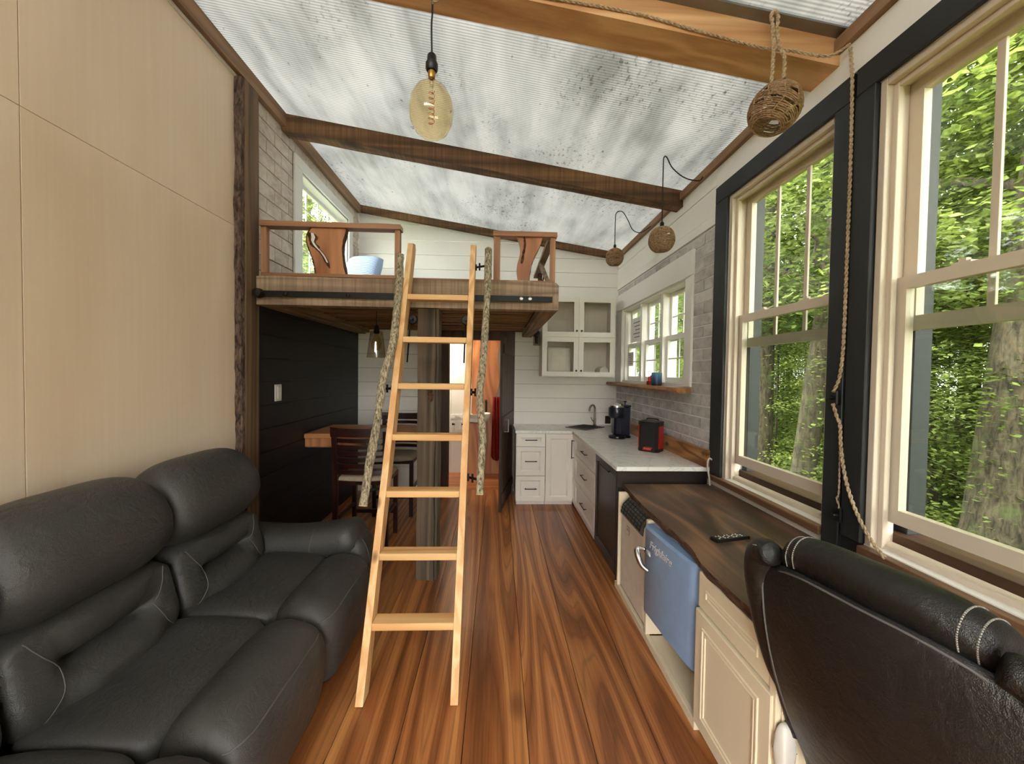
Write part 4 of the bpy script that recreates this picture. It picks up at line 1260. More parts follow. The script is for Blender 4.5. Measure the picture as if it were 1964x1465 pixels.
# corner sink and tap
sk2 = thing('kitchen_sink', (1.13, 4.86, 0.911), 'dark ribbed drop-in sink set diagonally in the counter corner', 'sink', rot=(0, 0, R(42)))
MB().loops((-0.2, -0.16, 0.001), (1, 0, 0), (0, 1, 0), (0, 0, 1), 0.40, 0.32, [(0, 0), (0, 0.008), (0.012, 0.010), (0.02, 0.006)]).build('rim', M['grey'], sk2)
for i in range(11):
    yy = -0.13 + 0.026 * i
    box('rib', -0.175, 0.175, yy - 0.005, yy + 0.005, 0.0065, 0.012, M['blackm'], sk2, 0.001)
fc = thing('kitchen_tap', (1.30, 5.03, 0.911), 'brushed nickel gooseneck tap behind the corner sink', 'tap')
MB().lathe([(0.026, 0.0), (0.026, 0.012), (0.016, 0.02), (0.016, 0.10)], (1.30, 5.03, 0.912), 14).build('base', M['nickel'], fc, False, True)
tube('spout', [(1.30, 5.03, 1.0), (1.30, 5.03, 1.10), (1.295, 5.025, 1.155), (1.27, 5.005, 1.185), (1.235, 4.975, 1.18), (1.215, 4.96, 1.15), (1.21, 4.955, 1.11)], 0.012, M['nickel'], fc, 10)
tube('lever', [(1.285, 5.02, 0.975), (1.26, 5.0, 0.985), (1.235, 4.98, 1.03)], 0.006, M['nickel'], fc, 8)
# coffee machine
cm = thing('coffee_machine', (1.33, 4.12, 0.911), 'dark navy pod coffee machine on the counter', 'coffee machine')
nv = M['darknavy']
def rbox(name, x0, x1, y0, y1, z0, z1, m, par, r):
    return box(name, x0, x1, y0, y1, z0, z1, m, par, r)
MB().lathe([(0.0, 0.0), (0.088, 0.0), (0.092, 0.01), (0.088, 0.026), (0.0, 0.03)], (1.30, 4.08, 0.911), 28).build('drip_base', M['blackp'], cm, False, True)
rbox('foot', 1.29, 1.45, 4.07, 4.20, 0.911, 0.935, M['blackp'], cm, 0.01)
rbox('column', 1.265, 1.35, 4.07, 4.19, 0.935, 1.14, nv, cm, 0.02)
MB().lathe([(0.0, 1.13), (0.075, 1.13), (0.082, 1.14), (0.082, 1.145), (0.086, 1.15), (0.088, 1.23), (0.08, 1.245), (0.0, 1.25)], (1.295, 4.09, 0), 28).build('brew_head', nv, cm, False, True)
MB().lathe([(0.0, 1.245), (0.078, 1.245), (0.076, 1.262), (0.05, 1.285), (0.0, 1.29)], (1.295, 4.09, 0), 28).build('lid', M['chrome'], cm, False, True)
rbox('water_tank', 1.355, 1.445, 4.08, 4.20, 0.936, 1.245, nv, cm, 0.012)
rbox('tank_lid', 1.352, 1.448, 4.076, 4.204, 1.246, 1.262, M['blackp'], cm, 0.004)
MB().tube([(1.40, 4.14, 1.26), (1.40, 4.14, 1.30)], 0.006, 8).tube([(1.385, 4.14, 1.302), (1.415, 4.14, 1.302)], 0.007, 8).build('lever', M['blackp'], cm, False, True)
box('tank_window', 1.4465, 1.449, 4.09, 4.11, 1.0, 1.235, M['chrome'], cm, 0.001)
# speaker
sx_ = thing('job_site_speaker', (1.40, 3.42, 0.911), 'boxy black and red battery speaker on the counter', 'speaker', rot=(0, 0, R(-42)))
poly = []
def rrect(w_, d_, c):
    return [(-w_ + c, -d_), (w_ - c, -d_), (w_, -d_ + c), (w_, d_ - c), (w_ - c, d_), (-w_ + c, d_), (-w_, d_ - c), (-w_, -d_ + c)]
MB().prism(rrect(0.093, 0.085, 0.025), 2, 0.0, 0.03).build('base', M['blackp'], sx_)
MB().prism(rrect(0.088, 0.08, 0.028), 2, 0.03, 0.235).build('grille', M['rubber'], sx_)
MB().prism(rrect(0.093, 0.085, 0.025), 2, 0.235, 0.268).build('top_cap', M['blackp'], sx_)
MB().prism(rrect(0.06, 0.05, 0.02), 2, 0.268, 0.275).build('control_panel', M['grey'], sx_)
MB().tube(cr([(-0.05, 0.03, 0.268), (-0.045, 0.03, 0.285), (0.045, 0.03, 0.285), (0.05, 0.03, 0.268)], 4), 0.006, 6).build('carry_handle', M['blackp'], sx_, False, True)
box('red_side', 0.088, 0.094, -0.058, 0.058, 0.026, 0.232, M['red'], sx_, 0.003)
box('red_side', -0.094, -0.088, -0.058, 0.058, 0.026, 0.232, M['red'], sx_, 0.003)
bd = MB().prism([(-0.045, 0.014), (0.030, 0.014), (0.045, 0.044), (-0.030, 0.044)], 1, -0.089, -0.085).build('badge', M['red'], sx_)
mt = Matrix.Translation((0, -0.0045, 0)) @ Matrix.Rotation(R(90), 4, 'X')
text('badge_lettering', 'Milwaukee', 0.015, M['whitep'], bd, mt, 0.0004)
# outlet and cable
ol = thing('wall_outlet', (1.50, YB, 0.97), 'dark outlet plate on the end wall behind the coffee machine', 'outlet')
box('plate', 1.47, 1.545, YB - 0.008, YB - 0.001, 0.925, 1.03, M['dish'], ol, 0.003)
for zz in (0.955, 0.998):
    box('socket', 1.492, 1.523, YB - 0.011, YB - 0.008, zz - 0.014, zz + 0.014, M['blackp'], ol, 0.003)
tag(tube('cable', [(1.60, 2.775, 0.975), (1.58, 2.77, 0.985), (1.565, 2.765, 0.97), (1.56, 2.762, 0.93), (1.57, 2.76, 0.87), (1.575, 2.755, 0.82), (1.575, 2.75, 0.79)], 0.006, M['whitep'], None, 8), 'white power cable hanging off the counter end', 'cable')

# wall cabinet with glass doors: four stacked boxes in one unit
wc = thing('wall_cabinet', (1.02, 4.98, 1.56), 'white wall cabinet with four glass doors above the sink', 'cabinet')
X0, X1, Z0, Z1, CY = 0.56, 1.485, 1.56, 2.56, 4.84
box('back_panel', X0, X1, YB - 0.012, YB - 0.003, Z0, Z1, M['cabw'], wc, 0)
for xx in (X0, (X0 + X1) / 2 - 0.009, X1 - 0.018):
    box('side_panel', xx, xx + 0.018, CY + 0.001, YB - 0.013, Z0 + 0.019, Z1 - 0.019, M['cabw'], wc)
for zz in (Z0, (Z0 + Z1) / 2 - 0.009, Z1 - 0.018):
    box('shelf_panel', X0, X1, CY + 0.001, YB - 0.013, zz, zz + 0.018, M['cabw'], wc)
xm_, zm_ = (X0 + X1) / 2, (Z0 + Z1) / 2
for (a, b, kx) in ((X0, xm_ - 0.001, 1), (xm_ + 0.001, X1, 0)):
    for (c, d) in ((Z0, zm_ - 0.001), (zm_ + 0.001, Z1)):
        f = 0.062
        mb = MB()
        mb.box(a, a + f, CY - 0.02, CY, c, d); mb.box(b - f, b, CY - 0.02, CY, c, d)
        mb.box(a + f, b - f, CY - 0.02, CY, c, c + f); mb.box(a + f, b - f, CY - 0.02, CY, d - f, d)
        dr = mb.build('glass_door', M['cabw'], wc)
        box('pane', a + f - 0.003, b - f + 0.003, CY - 0.012, CY - 0.008, c + f - 0.003, d - f + 0.003, M['cabglass'], dr, 0)
        kxp = b - 0.03 if kx else a + 0.03
        MB().lathe([(0.006, -0.02), (0.006, -0.03), (0.013, -0.036), (0.012, -0.046), (0.0, -0.048)], (kxp, CY, c + 0.075), 12, 1).build('knob', M['blackp'], dr, False, True)
o = puffy('paper_bag', (0.78, 5.0, 1.755), 0.16, 0.10, 0.05, M['paper'], None, 0.4)
me = o.data
o.rotation_euler = (R(80), 0, 0); o.location = (0.79, 4.98, 1.765); me.transform(Matrix.Scale(1.0, 4)); me.transform(Matrix.Diagonal((1.0, 1.75, 1.0, 1)))
tag(o, 'crumpled white bag behind the lower left cabinet glass', 'bag')
pr = thing('paper_towel', (1.36, 4.98, 1.58), 'white paper towel roll lying in the lower right wall cabinet', 'paper towel')
MB().lathe([(0.022, 0.0), (0.055, 0.0), (0.056, 0.02), (0.056, 0.24), (0.055, 0.25), (0.022, 0.25)], (1.365, 4.87, 1.635), 22, 1).build('roll', M['paper'], pr, False, True)
MB().lathe([(0.02, 0.002), (0.02, 0.25)], (1.365, 4.869, 1.635), 14, 1).build('core_hole', M['rubber'], pr, False, True)
tag(puffy('folded_cloth', (1.18, 4.98, 1.60), 0.11, 0.08, 0.02, M['paper'], None, 0.35), 'folded white cloth on the lower right cabinet shelf', 'cloth')
# jar sconce between loft and wall cabinet
sn = thing('jar_sconce', (0.50, 5.13, 2.06), 'small glass jar wall lamp beside the wall cabinet', 'lamp')
MB().lathe([(0.0, -0.02), (0.05, -0.02), (0.05, -0.002), (0.0, -0.002)], (0.51, YB, 2.13), 16, 1).build('backplate', M['blackm'], sn, False, True)
tube('arm', [(0.51, YB - 0.02, 2.13), (0.51, YB - 0.09, 2.15), (0.51, YB - 0.11, 2.10)], 0.008, M['blackm'], sn, 8)
lathe('glass_jar', [(0.026, 2.10), (0.045, 2.08), (0.048, 1.96), (0.044, 1.96), (0.042, 2.078), (0.026, 2.095)], (0.51, YB - 0.11, 0), M['clear'], sn, 18)
lathe('socket', [(0.0, 1.985), (0.02, 1.985), (0.022, 2.02), (0.022, 2.09), (0.0, 2.10)], (0.51, YB - 0.11, 0), M['blackp'], sn, 12)

# ============================================================ DESK RUN
ds = thing('desk', (1.25, 1.6, 0.0), 'long desk with a dark live-edge slab top and open cream base', 'desk')
front_pts = [(0.943, 2.795), (0.938, 2.70), (0.926, 2.53), (0.916, 2.28), (0.922, 2.04), (0.928, 1.79), (0.905, 1.66), (0.890, 1.58), (0.893, 1.41), (0.898, 1.30), (0.905, 1.20), (0.95, 1.05), (0.98, 0.8), (0.96, 0.4)]
fp = cr([(a, b, 0) for a, b in front_pts], 8)
vs = []; fs = []
for p in fp:
    j = 0.006 * noise.noise(Vector((p.y * 13, 0, 5)))
    jb = 0.014 * noise.noise(Vector((p.y * 9, 4, 5)))
    vs += [(p.x + j, p.y, 0.785), (p.x - 0.004 + j, p.y, 0.778), (p.x + 0.002 + jb, p.y, 0.757), (p.x + 0.016 + jb, p.y, 0.735), (XR - 0.003, p.y, 0.735), (XR - 0.003, p.y, 0.785)]
for i in range(len(fp) - 1):
    for k in range(6):
        a = i * 6 + k; b = i * 6 + (k + 1) % 6
        if k in (0, 1, 2): continue
        fs.append((a, b, b + 6, a + 6))
fs.append((0, 1, 2, 3, 4, 5)); e = (len(fp) - 1) * 6; fs.append((e + 5, e + 4, e + 3, e + 2, e + 1, e))
MB().add(vs, fs).build('slab', M['slab'], ds)
fs2 = [(i * 6 + k, i * 6 + k + 1, i * 6 + k + 7, i * 6 + k + 6) for i in range(len(fp) - 1) for k in (0, 1, 2)]
MB().add(vs, fs2).build('bark_edge', M['edgebark'], ds, True)
# remote
rm = thing('remote_control', (1.17, 1.85, 0.785), 'black remote control lying on the dark desk slab', 'remote', rot=(0, 0, R(13)))
MB().prism([(-0.098, 0.0), (0.098, 0.0), (0.10, 0.008), (0.094, 0.017), (-0.094, 0.014), (-0.10, 0.008)], 1, -0.023, 0.023).build('body', M['blackp'], rm)
for i in range(9):
    for j in (-0.012, 0, 0.012):
        box('button', -0.08 + i * 0.017, -0.072 + i * 0.017, j - 0.003, j + 0.003, 0.0145, 0.0185, M['whitep'] if (i + int(j * 100)) % 3 else M['grey'], rm, 0.001)
# white base frame under the slab
bf_ = ds
box('front_rail', 0.905, 0.93, 1.657, 2.83, 0.0, 0.045, M['cabc'], bf_)
box('floor_panel', 0.931, XR - 0.005, 1.657, 2.225, 0.012, 0.04, M['cabc'], bf_)
box('divider', 0.905, XR - 0.005, 2.225, 2.25, 0.046, 0.734, M['cabc'], bf_)
box('end_panel', 0.905, XR - 0.005, 2.765, 2.785, 0.046, 0.734, M['cabc'], bf_)
box('shelf_panel', 1.0, XR - 0.005, 1.68, 2.224, 0.19, 0.208, M['cabc'], bf_)
# portable air conditioner
ac = thing('portable_air_conditioner', (1.1, 2.5, 0.045), 'cream portable air conditioner with a dark top grille under the desk', 'air conditioner')
prof = [(0.925, 0.047), (0.915, 0.08), (0.912, 0.60), (0.918, 0.65), (0.945, 0.69), (0.985, 0.712), (1.30, 0.712), (1.30, 0.047)]
o = MB().prism(prof, 1, 2.285, 2.735).build('body', M['acw'], ac)
md = o.modifiers.new('round', 'BEVEL'); md.width = 0.018; md.segments = 3; md.limit_method = 'ANGLE'
gd = Vector((0.985 - 0.912, 0, 0.712 - 0.60)).normalized()
gn = Vector((-gd.z, 0, gd.x))
g0 = Vector((0.914, 0, 0.61))
vs = []
for yy in (2.31, 2.71):
    for (t, h) in ((-0.01, 0.012), (0.05, 0.03), (0.115, 0.018), (0.115, -0.01), (-0.01, -0.01)):
        q = g0 + gd * t + gn * h
        vs.append((q.x, yy, q.z))
fs = [(0, 1, 2, 3, 4), (9, 8, 7, 6, 5)] + [(i, i + 5, (i + 1) % 5 + 5, (i + 1) % 5) for i in range(5)]
gr = MB().add(vs, fs).build('grille', M['grey'], ac)
for i in range(5):
    t = 0.006 + 0.022 * i
    h = 0.034 if 1 <= i <= 3 else 0.026
    q = g0 + gd * t + gn * h
    MB().tube([(q.x, 2.33, q.z), (q.x, 2.69, q.z)], 0.003, 6).build('louver', M['rubber'], gr)
for i in range(8):
    yy = 2.34 + 0.05 * i
    a_, b_2, c_ = (g0 + gd * 0.0 + gn * 0.021), (g0 + gd * 0.05 + gn * 0.036), (g0 + gd * 0.11 + gn * 0.024)
    MB().tube([(a_.x, yy, a_.z), (b_2.x, yy, b_2.z), (c_.x, yy, c_.z)], 0.0025, 5).build('louver', M['rubber'], gr)
lb = box('maker_label', 0.9095, 0.912, 2.555, 2.60, 0.50, 0.555, M['grey'], ac, 0.001)
box('label_face', 0.9088, 0.9096, 2.558, 2.597, 0.503, 0.552, M['acw'], lb, 0)
mt = Matrix.Translation((-0.0025, 0, 0.006)) @ Matrix.Rotation(R(-90), 4, 'Z') @ Matrix.Rotation(R(90), 4, 'X')
text('label_lettering', 'BLACK+\nDECKER', 0.0095, M['blackp'], lb, mt, 0.0002)
# retro fridge, its door a little open
fr_ = thing('mini_fridge', (1.25, 1.95, 0.209), 'sky blue retro mini fridge with chrome handle, door ajar', 'fridge')
box('body', 0.985, 1.50, 1.70, 2.205, 0.209, 0.722, M['fridge'], fr_, 0.01)
dv = Vector((0.882 - 0.935, 2.205 - 1.69, 0)); dw = dv.length
dr = bpy.data.objects.new('door', None)
# door built in its own frame: u along the door, n outwards
u = dv.normalized(); nn = Vector((-u.y, u.x, 0))
def D(a, b, c): return Vector((0.935, 1.69, 0)) + u * a + nn * b + Vector((0, 0, c))
mb = MB()
zb, zt = 0.215, 0.724
prof = [(0.0, -0.045), (0.0, -0.012), (0.035, 0.012), (0.07, 0.016), (dw * 0.5, 0.018), (dw - 0.03, 0.014), (dw, -0.002), (dw, -0.045)]
vs = []; n = len(prof)
lv = [(zb, 0.92), (zb + 0.012, 1.0), (zt - 0.012, 1.0), (zt, 0.90)]
for (z, k) in lv:
    for (a, b) in prof:
        vs.append(D(a if k == 1 else dw / 2 + (a - dw / 2) * (0.985), b if k == 1 else b - 0.012 if b > -0.04 else b, z))
fs = []
for j in range(len(lv) - 1):
    for i in range(n):
        a = j * n + i; b = j * n + (i + 1) % n
        fs.append((a, b, b + n, a + n))
fs.append(tuple(reversed(range(n)))); fs.append(tuple(range((len(lv) - 1) * n, len(lv) * n)))
dr = mb.add(vs, fs).build('fridge_door', M['fridge'], fr_, False, True)
vs = [D(a, b, z) for z in (0.2145, 0.7245) for (a, b) in ((0.01, -0.058), (dw - 0.01, -0.058), (dw - 0.01, -0.045), (0.01, -0.045))]
MB().add(vs, [(3, 2, 1, 0), (4, 5, 6, 7), (0, 1, 5, 4), (1, 2, 6, 5), (2, 3, 7, 6), (3, 0, 4, 7)]).build('gasket', M['whitep'], dr)
MB().tube([D(0.02, -0.02, 0.722), D(0.02, -0.02, 0.732)], 0.022, 14).build('hinge_cap', M['fridge'], dr)
hp = cr([D(dw - 0.03, 0.012, 0.585), D(dw + 0.0, 0.045, 0.578), D(dw - 0.02, 0.055, 0.55), D(dw - 0.055, 0.045, 0.505), D(dw - 0.085, 0.018, 0.485)], 6)
MB().tube(hp, 0.012, 10, lambda t: 0.010 + 0.007 * math.sin(t * 3.14)).build('handle', M['chrome'], dr, True)
vs = [D(dw - 0.10, 0.018, 0.60), D(dw - 0.03, 0.02, 0.60), D(dw - 0.03, 0.02, 0.57), D(dw - 0.10, 0.018, 0.57)]
MB().add(vs, [(0, 1, 2, 3)]).build('handle_plate', M['chrome'], dr)
# script lettering along the door top
org = Vector(ORG[dr.name])
c0 = D(dw * 0.60, 0.0205, 0.643) - org
rotm = Matrix(((-u.x, 0, nn.x), (-u.y, 0, nn.y), (0, 1, 0))).to_4x4()
sh = Matrix.Identity(4); sh[0][1] = 0.25
text('lettering', 'Frigidaire', 0.060, M['silver'], dr, Matrix.Translation(c0) @ rotm @ sh, 0.0015)
# near cabinet
nc = thing('desk_cabinet', (1.25, 1.4, 0), 'cream cabinet with a drawer and a moulded door below the desk slab', 'cabinet')
box('carcass', 0.925, XR - 0.005, 1.19, 1.655, 0.05, 0.734, M['cabc'], nc)
box('toe_kick', 0.97, XR - 0.005, 1.20, 1.655, 0.0, 0.049, M['cabc'], nc)
box('end_stile', 0.905, 0.924, 1.17, 1.20, 0.0, 0.734, M['cabc'], nc)
box('end_stile', 0.925, 0.985, 1.165, 1.189, 0.0, 0.734, M['cabc'], nc)
def moulded(name, y1, w_, z0, h, th, x):
    fr = 0.055
    ls = [(0, 0), (0, th - 0.003), (0.003, th), (fr, th), (fr + 0.003, th + 0.005), (fr + 0.009, th + 0.005), (fr + 0.012, th), (fr + 0.02, th), (fr + 0.022, th + 0.003), (fr + 0.026, th + 0.003), (fr + 0.028, th - 0.003)]
    return MB().loops((x, y1, z0), (0, -1, 0), (0, 0, 1), (-1, 0, 0), w_, h, ls).build(name, M['cabc'], nc)
moulded('drawer', 1.652, 0.445, 0.575, 0.155, 0.016, 0.925)
moulded('door', 1.652, 0.47, 0.055, 0.512, 0.028, 0.925)

# ============================================================ SOFA
sofa = thing('sofa', (-1.3, 1.65, 0), 'charcoal leather reclining sofa with three padded seats', 'sofa')
def sweep(name, proff, y0, y1, m, par, p=5.0, ny=30, kk=4, puck=0.0, pk=9, one=None):
    """closed x-z profile (function of t in -1..1) swept along y with rounded ends"""
    vs = []; fs = []
    base = [Vector((a, 0, b)) for a, b in proff(0.0)]
    N = len(base) * kk
    ts = [-math.cos(math.pi * (i + 0.0) / ny) for i in range(ny + 1)]
    # denser towards the ends, but not degenerate
    for i, t in enumerate(ts):
        t = max(-0.9985, min(0.9985, t))
        pr = cr([Vector((a, 0, b)) for a, b in proff(t)], kk, True)
        c = sum(pr, Vector()) / len(pr)
        s = (1 - abs(t) ** p) ** (1 / p)
        for j, q in enumerate(pr):
            d = q - c
            g = s
            if puck:
                w_ = math.exp(-((1 - abs(t)) / 0.16) ** 2)
                g *= 1 - puck * w_ * (0.5 + 0.5 * math.sin(j / len(pr) * pk * 6.283))
            vs.append((c.x + d.x * g, (y0 + y1) / 2 + (y1 - y0) / 2 * t, c.z + d.z * g))
    for i in range(ny):
        for j in range(N):
            a = i * N + j; b = i * N + (j + 1) % N
            fs.append((a, b, b + N, a + N))
    fs.append(tuple(range(N))); fs.append(tuple(reversed(range(ny * N, ny * N + N))))
    return MB().add(vs, fs).build(name, m, par, True)
const = lambda pr: (lambda t: pr)
HEAD = [(-1.80, .74), (-1.62, .71), (-1.50, .75), (-1.43, .85), (-1.44, .97), (-1.51, 1.08), (-1.62, 1.135), (-1.73, 1.10), (-1.80, .95)]
def lumb(t):
    w_ = max(0.0, min(1.0, (abs(t) - 0.34) / 0.36)); w_ = w_ * w_ * (3 - 2 * w_)
    A = [(-1.78, .42), (-1.50, .39), (-1.405, .43), (-1.40, .50), (-1.47, .555), (-1.525, .578), (-1.48, .60), (-1.455, .66), (-1.50, .735), (-1.78, .76)]
    B = [(-1.78, .42), (-1.52, .39), (-1.44, .43), (-1.43, .50), (-1.445, .56), (-1.455, .60), (-1.465, .64), (-1.48, .69), (-1.52, .735), (-1.78, .76)]
    return [(a[0] + (b[0] - a[0]) * w_, a[1] + (b[1] - a[1]) * w_) for a, b in zip(A, B)]
SEAT = [(-1.52, .26), (-1.52, .42), (-1.45, .455), (-1.30, .462), (-1.15, .452), (-1.06, .43), (-1.03, .36), (-1.03, .26)]
FOOT = [(-1.09, .24), (-1.085, .38), (-1.05, .445), (-.97, .475), (-.87, .462), (-.795, .41), (-.76, .33), (-.765, .20), (-.79, .08), (-.84, .045), (-1.05, .045)]
bounds = [0.56, 1.19, 1.825, 2.465]
sm = M['sofa']
for i, (a, b) in enumerate(zip(bounds, bounds[1:])):
    bk = sweep('headrest', const(HEAD), a - 0.0, b - 0.0, sm, sofa, 4.0, 34, 4, 0.035, 11)
    lm = sweep('lumbar_cushion', lumb, a + 0.012, b - 0.012, sm, sofa, 6.0, 40, 4, 0.012, 14)
    yc, hw = (a + b) / 2, (b - a) / 2
    for s_ in (-1, 1):
        for pts in ([(-1.4, yc + s_ * hw * 0.80, .715), (-1.4, yc + s_ * hw * 0.70, .65), (-1.4, yc + s_ * hw * 0.56, .585)],
                    [(-1.4, yc + s_ * hw * 0.56, .585), (-1.4, yc + s_ * hw * 0.64, .50), (-1.4, yc + s_ * hw * 0.86, .43)]):
            q = project(lm, [Vector(p) for p in pts], (-1, 0, 0))
            if len(q) > 2:
                MB().tube(q, 0.0020, 6).build('stitched_seam', M['sofaseam'], lm, True)
    sweep('seat_cushion', const(SEAT), a + 0.003, b - 0.003, sm, sofa, 7.0, 30, 4, 0.01, 9)
    fo = sweep('foot_roll', const(FOOT), a + 0.004, b - 0.004, sm, sofa, 5.0, 34, 4, 0.03, 16)
    q = project(fo, [Vector((-.80, yc + hw * u, .385 + 0.018 * (1 - u ** 4))) for u in (-0.95, -0.8, -0.4, 0, 0.4, 0.8, 0.95)], (-1, 0, 0))
    MB().tube(q, 0.0026, 6).build('stitched_seam', M['sofaseam'], fo, True)
box('base', -1.80, -0.87, 0.56, 2.46, 0.03, 0.26, sm, sofa, 0.01)
box('back_shell', -1.825, -1.72, 0.45, 2.56, 0.05, 1.0, sm, sofa, 0.03)
for (xx, yy) in ((-1.7, 0.6), (-0.95, 0.6), (-1.7, 2.4), (-0.95, 2.4)):
    box('foot', xx - 0.03, xx + 0.03, yy - 0.03, yy + 0.03, 0.0, 0.03, M['blackp'], sofa)
def arm(yc, s_):
    # padded arm: profile in y-z swept along x
    vs = []; fs = []
    nx = 26; pr0 = [(-0.135, .06), (-0.14, .30), (-0.155, .42), (-0.15, .50), (-0.10, .555), (0.0, .57), (0.10, .55), (0.145, .49), (0.145, .40), (0.13, .30), (0.125, .06)]
    for i in range(nx + 1):
        t = i / nx
        xx = -1.70 + 0.78 * t
        pr = cr([Vector((0, a, b)) for a, b in pr0], 4, True)
        lift = 0.045 * max(0, (t - 0.45) / 0.55) ** 1.5 - 0.015 * math.sin(t * 3.14)
        e = 1 - max(0, (t - 0.90) / 0.10) ** 2 * 0.22
        for q in pr:
            up_ = (q.z - 0.06) / 0.5
            vs.append((xx + 0.02 * up_ * t, yc + q.y * (0.92 + 0.08 * t) * e, 0.06 + (q.z - 0.06) * (e * 0.5 + 0.5) + lift * up_))
    N = len(pr0) * 4
    for i in range(nx):
        for j in range(N):
            a = i * N + j; b = i * N + (j + 1) % N
            fs.append((a, b, b + N, a + N))
    fs.append(tuple(range(N))); fs.append(tuple(reversed(range(nx * N, nx * N + N))))
    o = MB().add(vs, fs).build('arm_pad', sm, sofa, True)
    tube('stitched_seam', [(-1.18, yc - 0.150, .40), (-1.175, yc - 0.148, .49), (-1.17, yc - 0.10, .555), (-1.17, yc, .572)], 0.003, M['sofaseam'], o, 6)
    FR = [(-1.0, .06), (-.94, .06), (-.855, .09), (-.83, .22), (-.825, .36), (-.85, .46), (-.90, .515), (-1.0, .52)]
    f = sweep('arm_front', const(FR), yc - 0.145, yc + 0.14, sm, sofa, 3.2, 26, 4, 0.0)
    tube('stitched_seam', [(-.935, yc - 0.06, .52), (-.87, yc - 0.065, .485), (-.828, yc - 0.07, .38), (-.818, yc - 0.07, .26)], 0.003, M['sofaseam'], f, 6)
arm(2.60, 1); arm(0.42, -1)

# ============================================================ OFFICE CHAIR
oc = thing('office_chair', (1.29, 0.975, 0), 'black leather office chair with its back to the camera', 'chair', rot=(0, 0, R(14)))
cl = M['chairl']
def back_x(z):                                              # recline of the back, local x at height z
    t = (z - 0.45) / 0.67
    return -0.295 - 0.115 * t - 0.05 * math.sin(max(0, min(1, t)) * 3.14)
def half_w(z):
    t = (z - 0.42) / 0.66
    return 0.205 + 0.075 * min(1, max(0, t)) ** 0.6
def back_panel():
    vs = []; fs = []; nu, nv = 24, 30
    for j in range(nv + 1):
        z = 0.40 + 0.665 * j / nv
        for i in range(nu + 1):
            u = 2 * i / nu - 1
            # corners at the top rounded
            tz = max(0, (z - 0.96) / 0.105)
            wz = half_w(z) * (1 - 0.12 * tz ** 3)
            drop = 0.045 * abs(u) ** 3 * (j / nv) ** 4
            vs.append((back_x(z) + 0.05 * u * u - 0.012, u * wz, z - drop))
    for j in range(nv):
        for i in range(nu):
            a = j * (nu + 1) + i; fs.append((a, a + 1, a + nu + 2, a + nu + 1))
    o = MB().add(vs, fs).build('back_panel', cl, oc, True)
    md = o.modifiers.new('thick', 'SOLIDIFY'); md.thickness = 0.03; md.offset = 1
    edge = [vs[j * (nu + 1)] for j in range(nv + 1)] + [vs[nv * (nu + 1) + i] for i in range(1, nu + 1)] + [vs[j * (nu + 1) + nu] for j in range(nv - 1, -1, -1)]
    nx_ = -0.034 if o.data.polygons[300].normal.x < 0 else -0.004
    MB().tube([(a + nx_, b * 0.985, c - 0.004) for a, b, c in edge], 0.0032, 6).build('piping', M['piping'], o, True)
    return o
back_panel()
def back_cushion():
    vs = []; fs = []; nu, nv = 30, 34
    for side in (0, 1):
        for j in range(nv + 1):
            z = 0.42 + 0.665 * j / nv
            for i in range(nu + 1):
                u = 2 * i / nu - 1
                k = (max(0, 1 - abs(u) ** 4) * max(0, 1 - abs(2 * j / nv - 1) ** 6)) ** 0.35
                tz = max(0, (z - 0.96) / 0.13)
                wz = (half_w(z) + 0.022) * (1 - 0.10 * tz ** 3)
                drop = 0.05 * abs(u) ** 3 * (j / nv) ** 4
                xx = back_x(z) + 0.05 * u * u + 0.028 + (side * 2 - 1) * 0.038 * k + side * 0.02 * k * (0.7 + 0.3 * math.cos(j * 0.9))
                vs.append((xx, u * wz, z - drop))
    N1 = (nu + 1) * (nv + 1)
    for j in range(nv):
        for i in range(nu):
            a = j * (nu + 1) + i
            fs.append((a, a + nu + 1, a + nu + 2, a + 1)); fs.append((N1 + a, N1 + a + 1, N1 + a + nu + 2, N1 + a + nu + 1))
    for i in range(nu):
        for j in (0, nv):
            a = j * (nu + 1) + i; fs.append((a, a + 1, N1 + a + 1, N1 + a))
    for j in range(nv):
        for i in (0, nu):
            a = j * (nu + 1) + i; fs.append((a, a + nu + 1, N1 + a + nu + 1, N1 + a))
    return MB().add(vs, fs).build('back_cushion', cl, oc, True)
back_cushion()
# head roll across the top with stitched ends
pr = [(-0.455, 1.075), (-0.462, 1.115), (-0.44, 1.150), (-0.40, 1.158), (-0.355, 1.135), (-0.33, 1.08), (-0.335, 1.0), (-0.38, 0.98), (-0.43, 1.02)]
hr = sweep('head_roll', lambda t: [(a + 0.035 * t * t + 0.012, b - 0.035 * abs(t) ** 3) for a, b in pr], -0.215, 0.222, cl, oc, 9.0, 34, 5)
def ring_seam(yy, sc_, par):
    t = (yy - 0.0035) / 0.2185
    pr_ = [(a + 0.035 * t * t + 0.012, b - 0.035 * abs(t) ** 3) for a, b in pr]
    q = cr([Vector((a, 0, b)) for a, b in pr_], 8, True)
    c = sum(q, Vector()) / len(q)
    s9 = (1 - abs(t) ** 9) ** (1 / 9)
    p = [Vector((c.x + (v.x - c.x) * s9 * 1.012, yy, c.z + (v.z - c.z) * s9 * 1.012)) for v in q[:50]]
    mb = MB()
    for i in range(0, len(p) - 1, 1):
        a, b = p[i], p[i + 1]
        mb.tube([a.lerp(b, 0.1), a.lerp(b, 0.7)], 0.0018, 5)
    return mb.build('stitching', M['thread'], par)
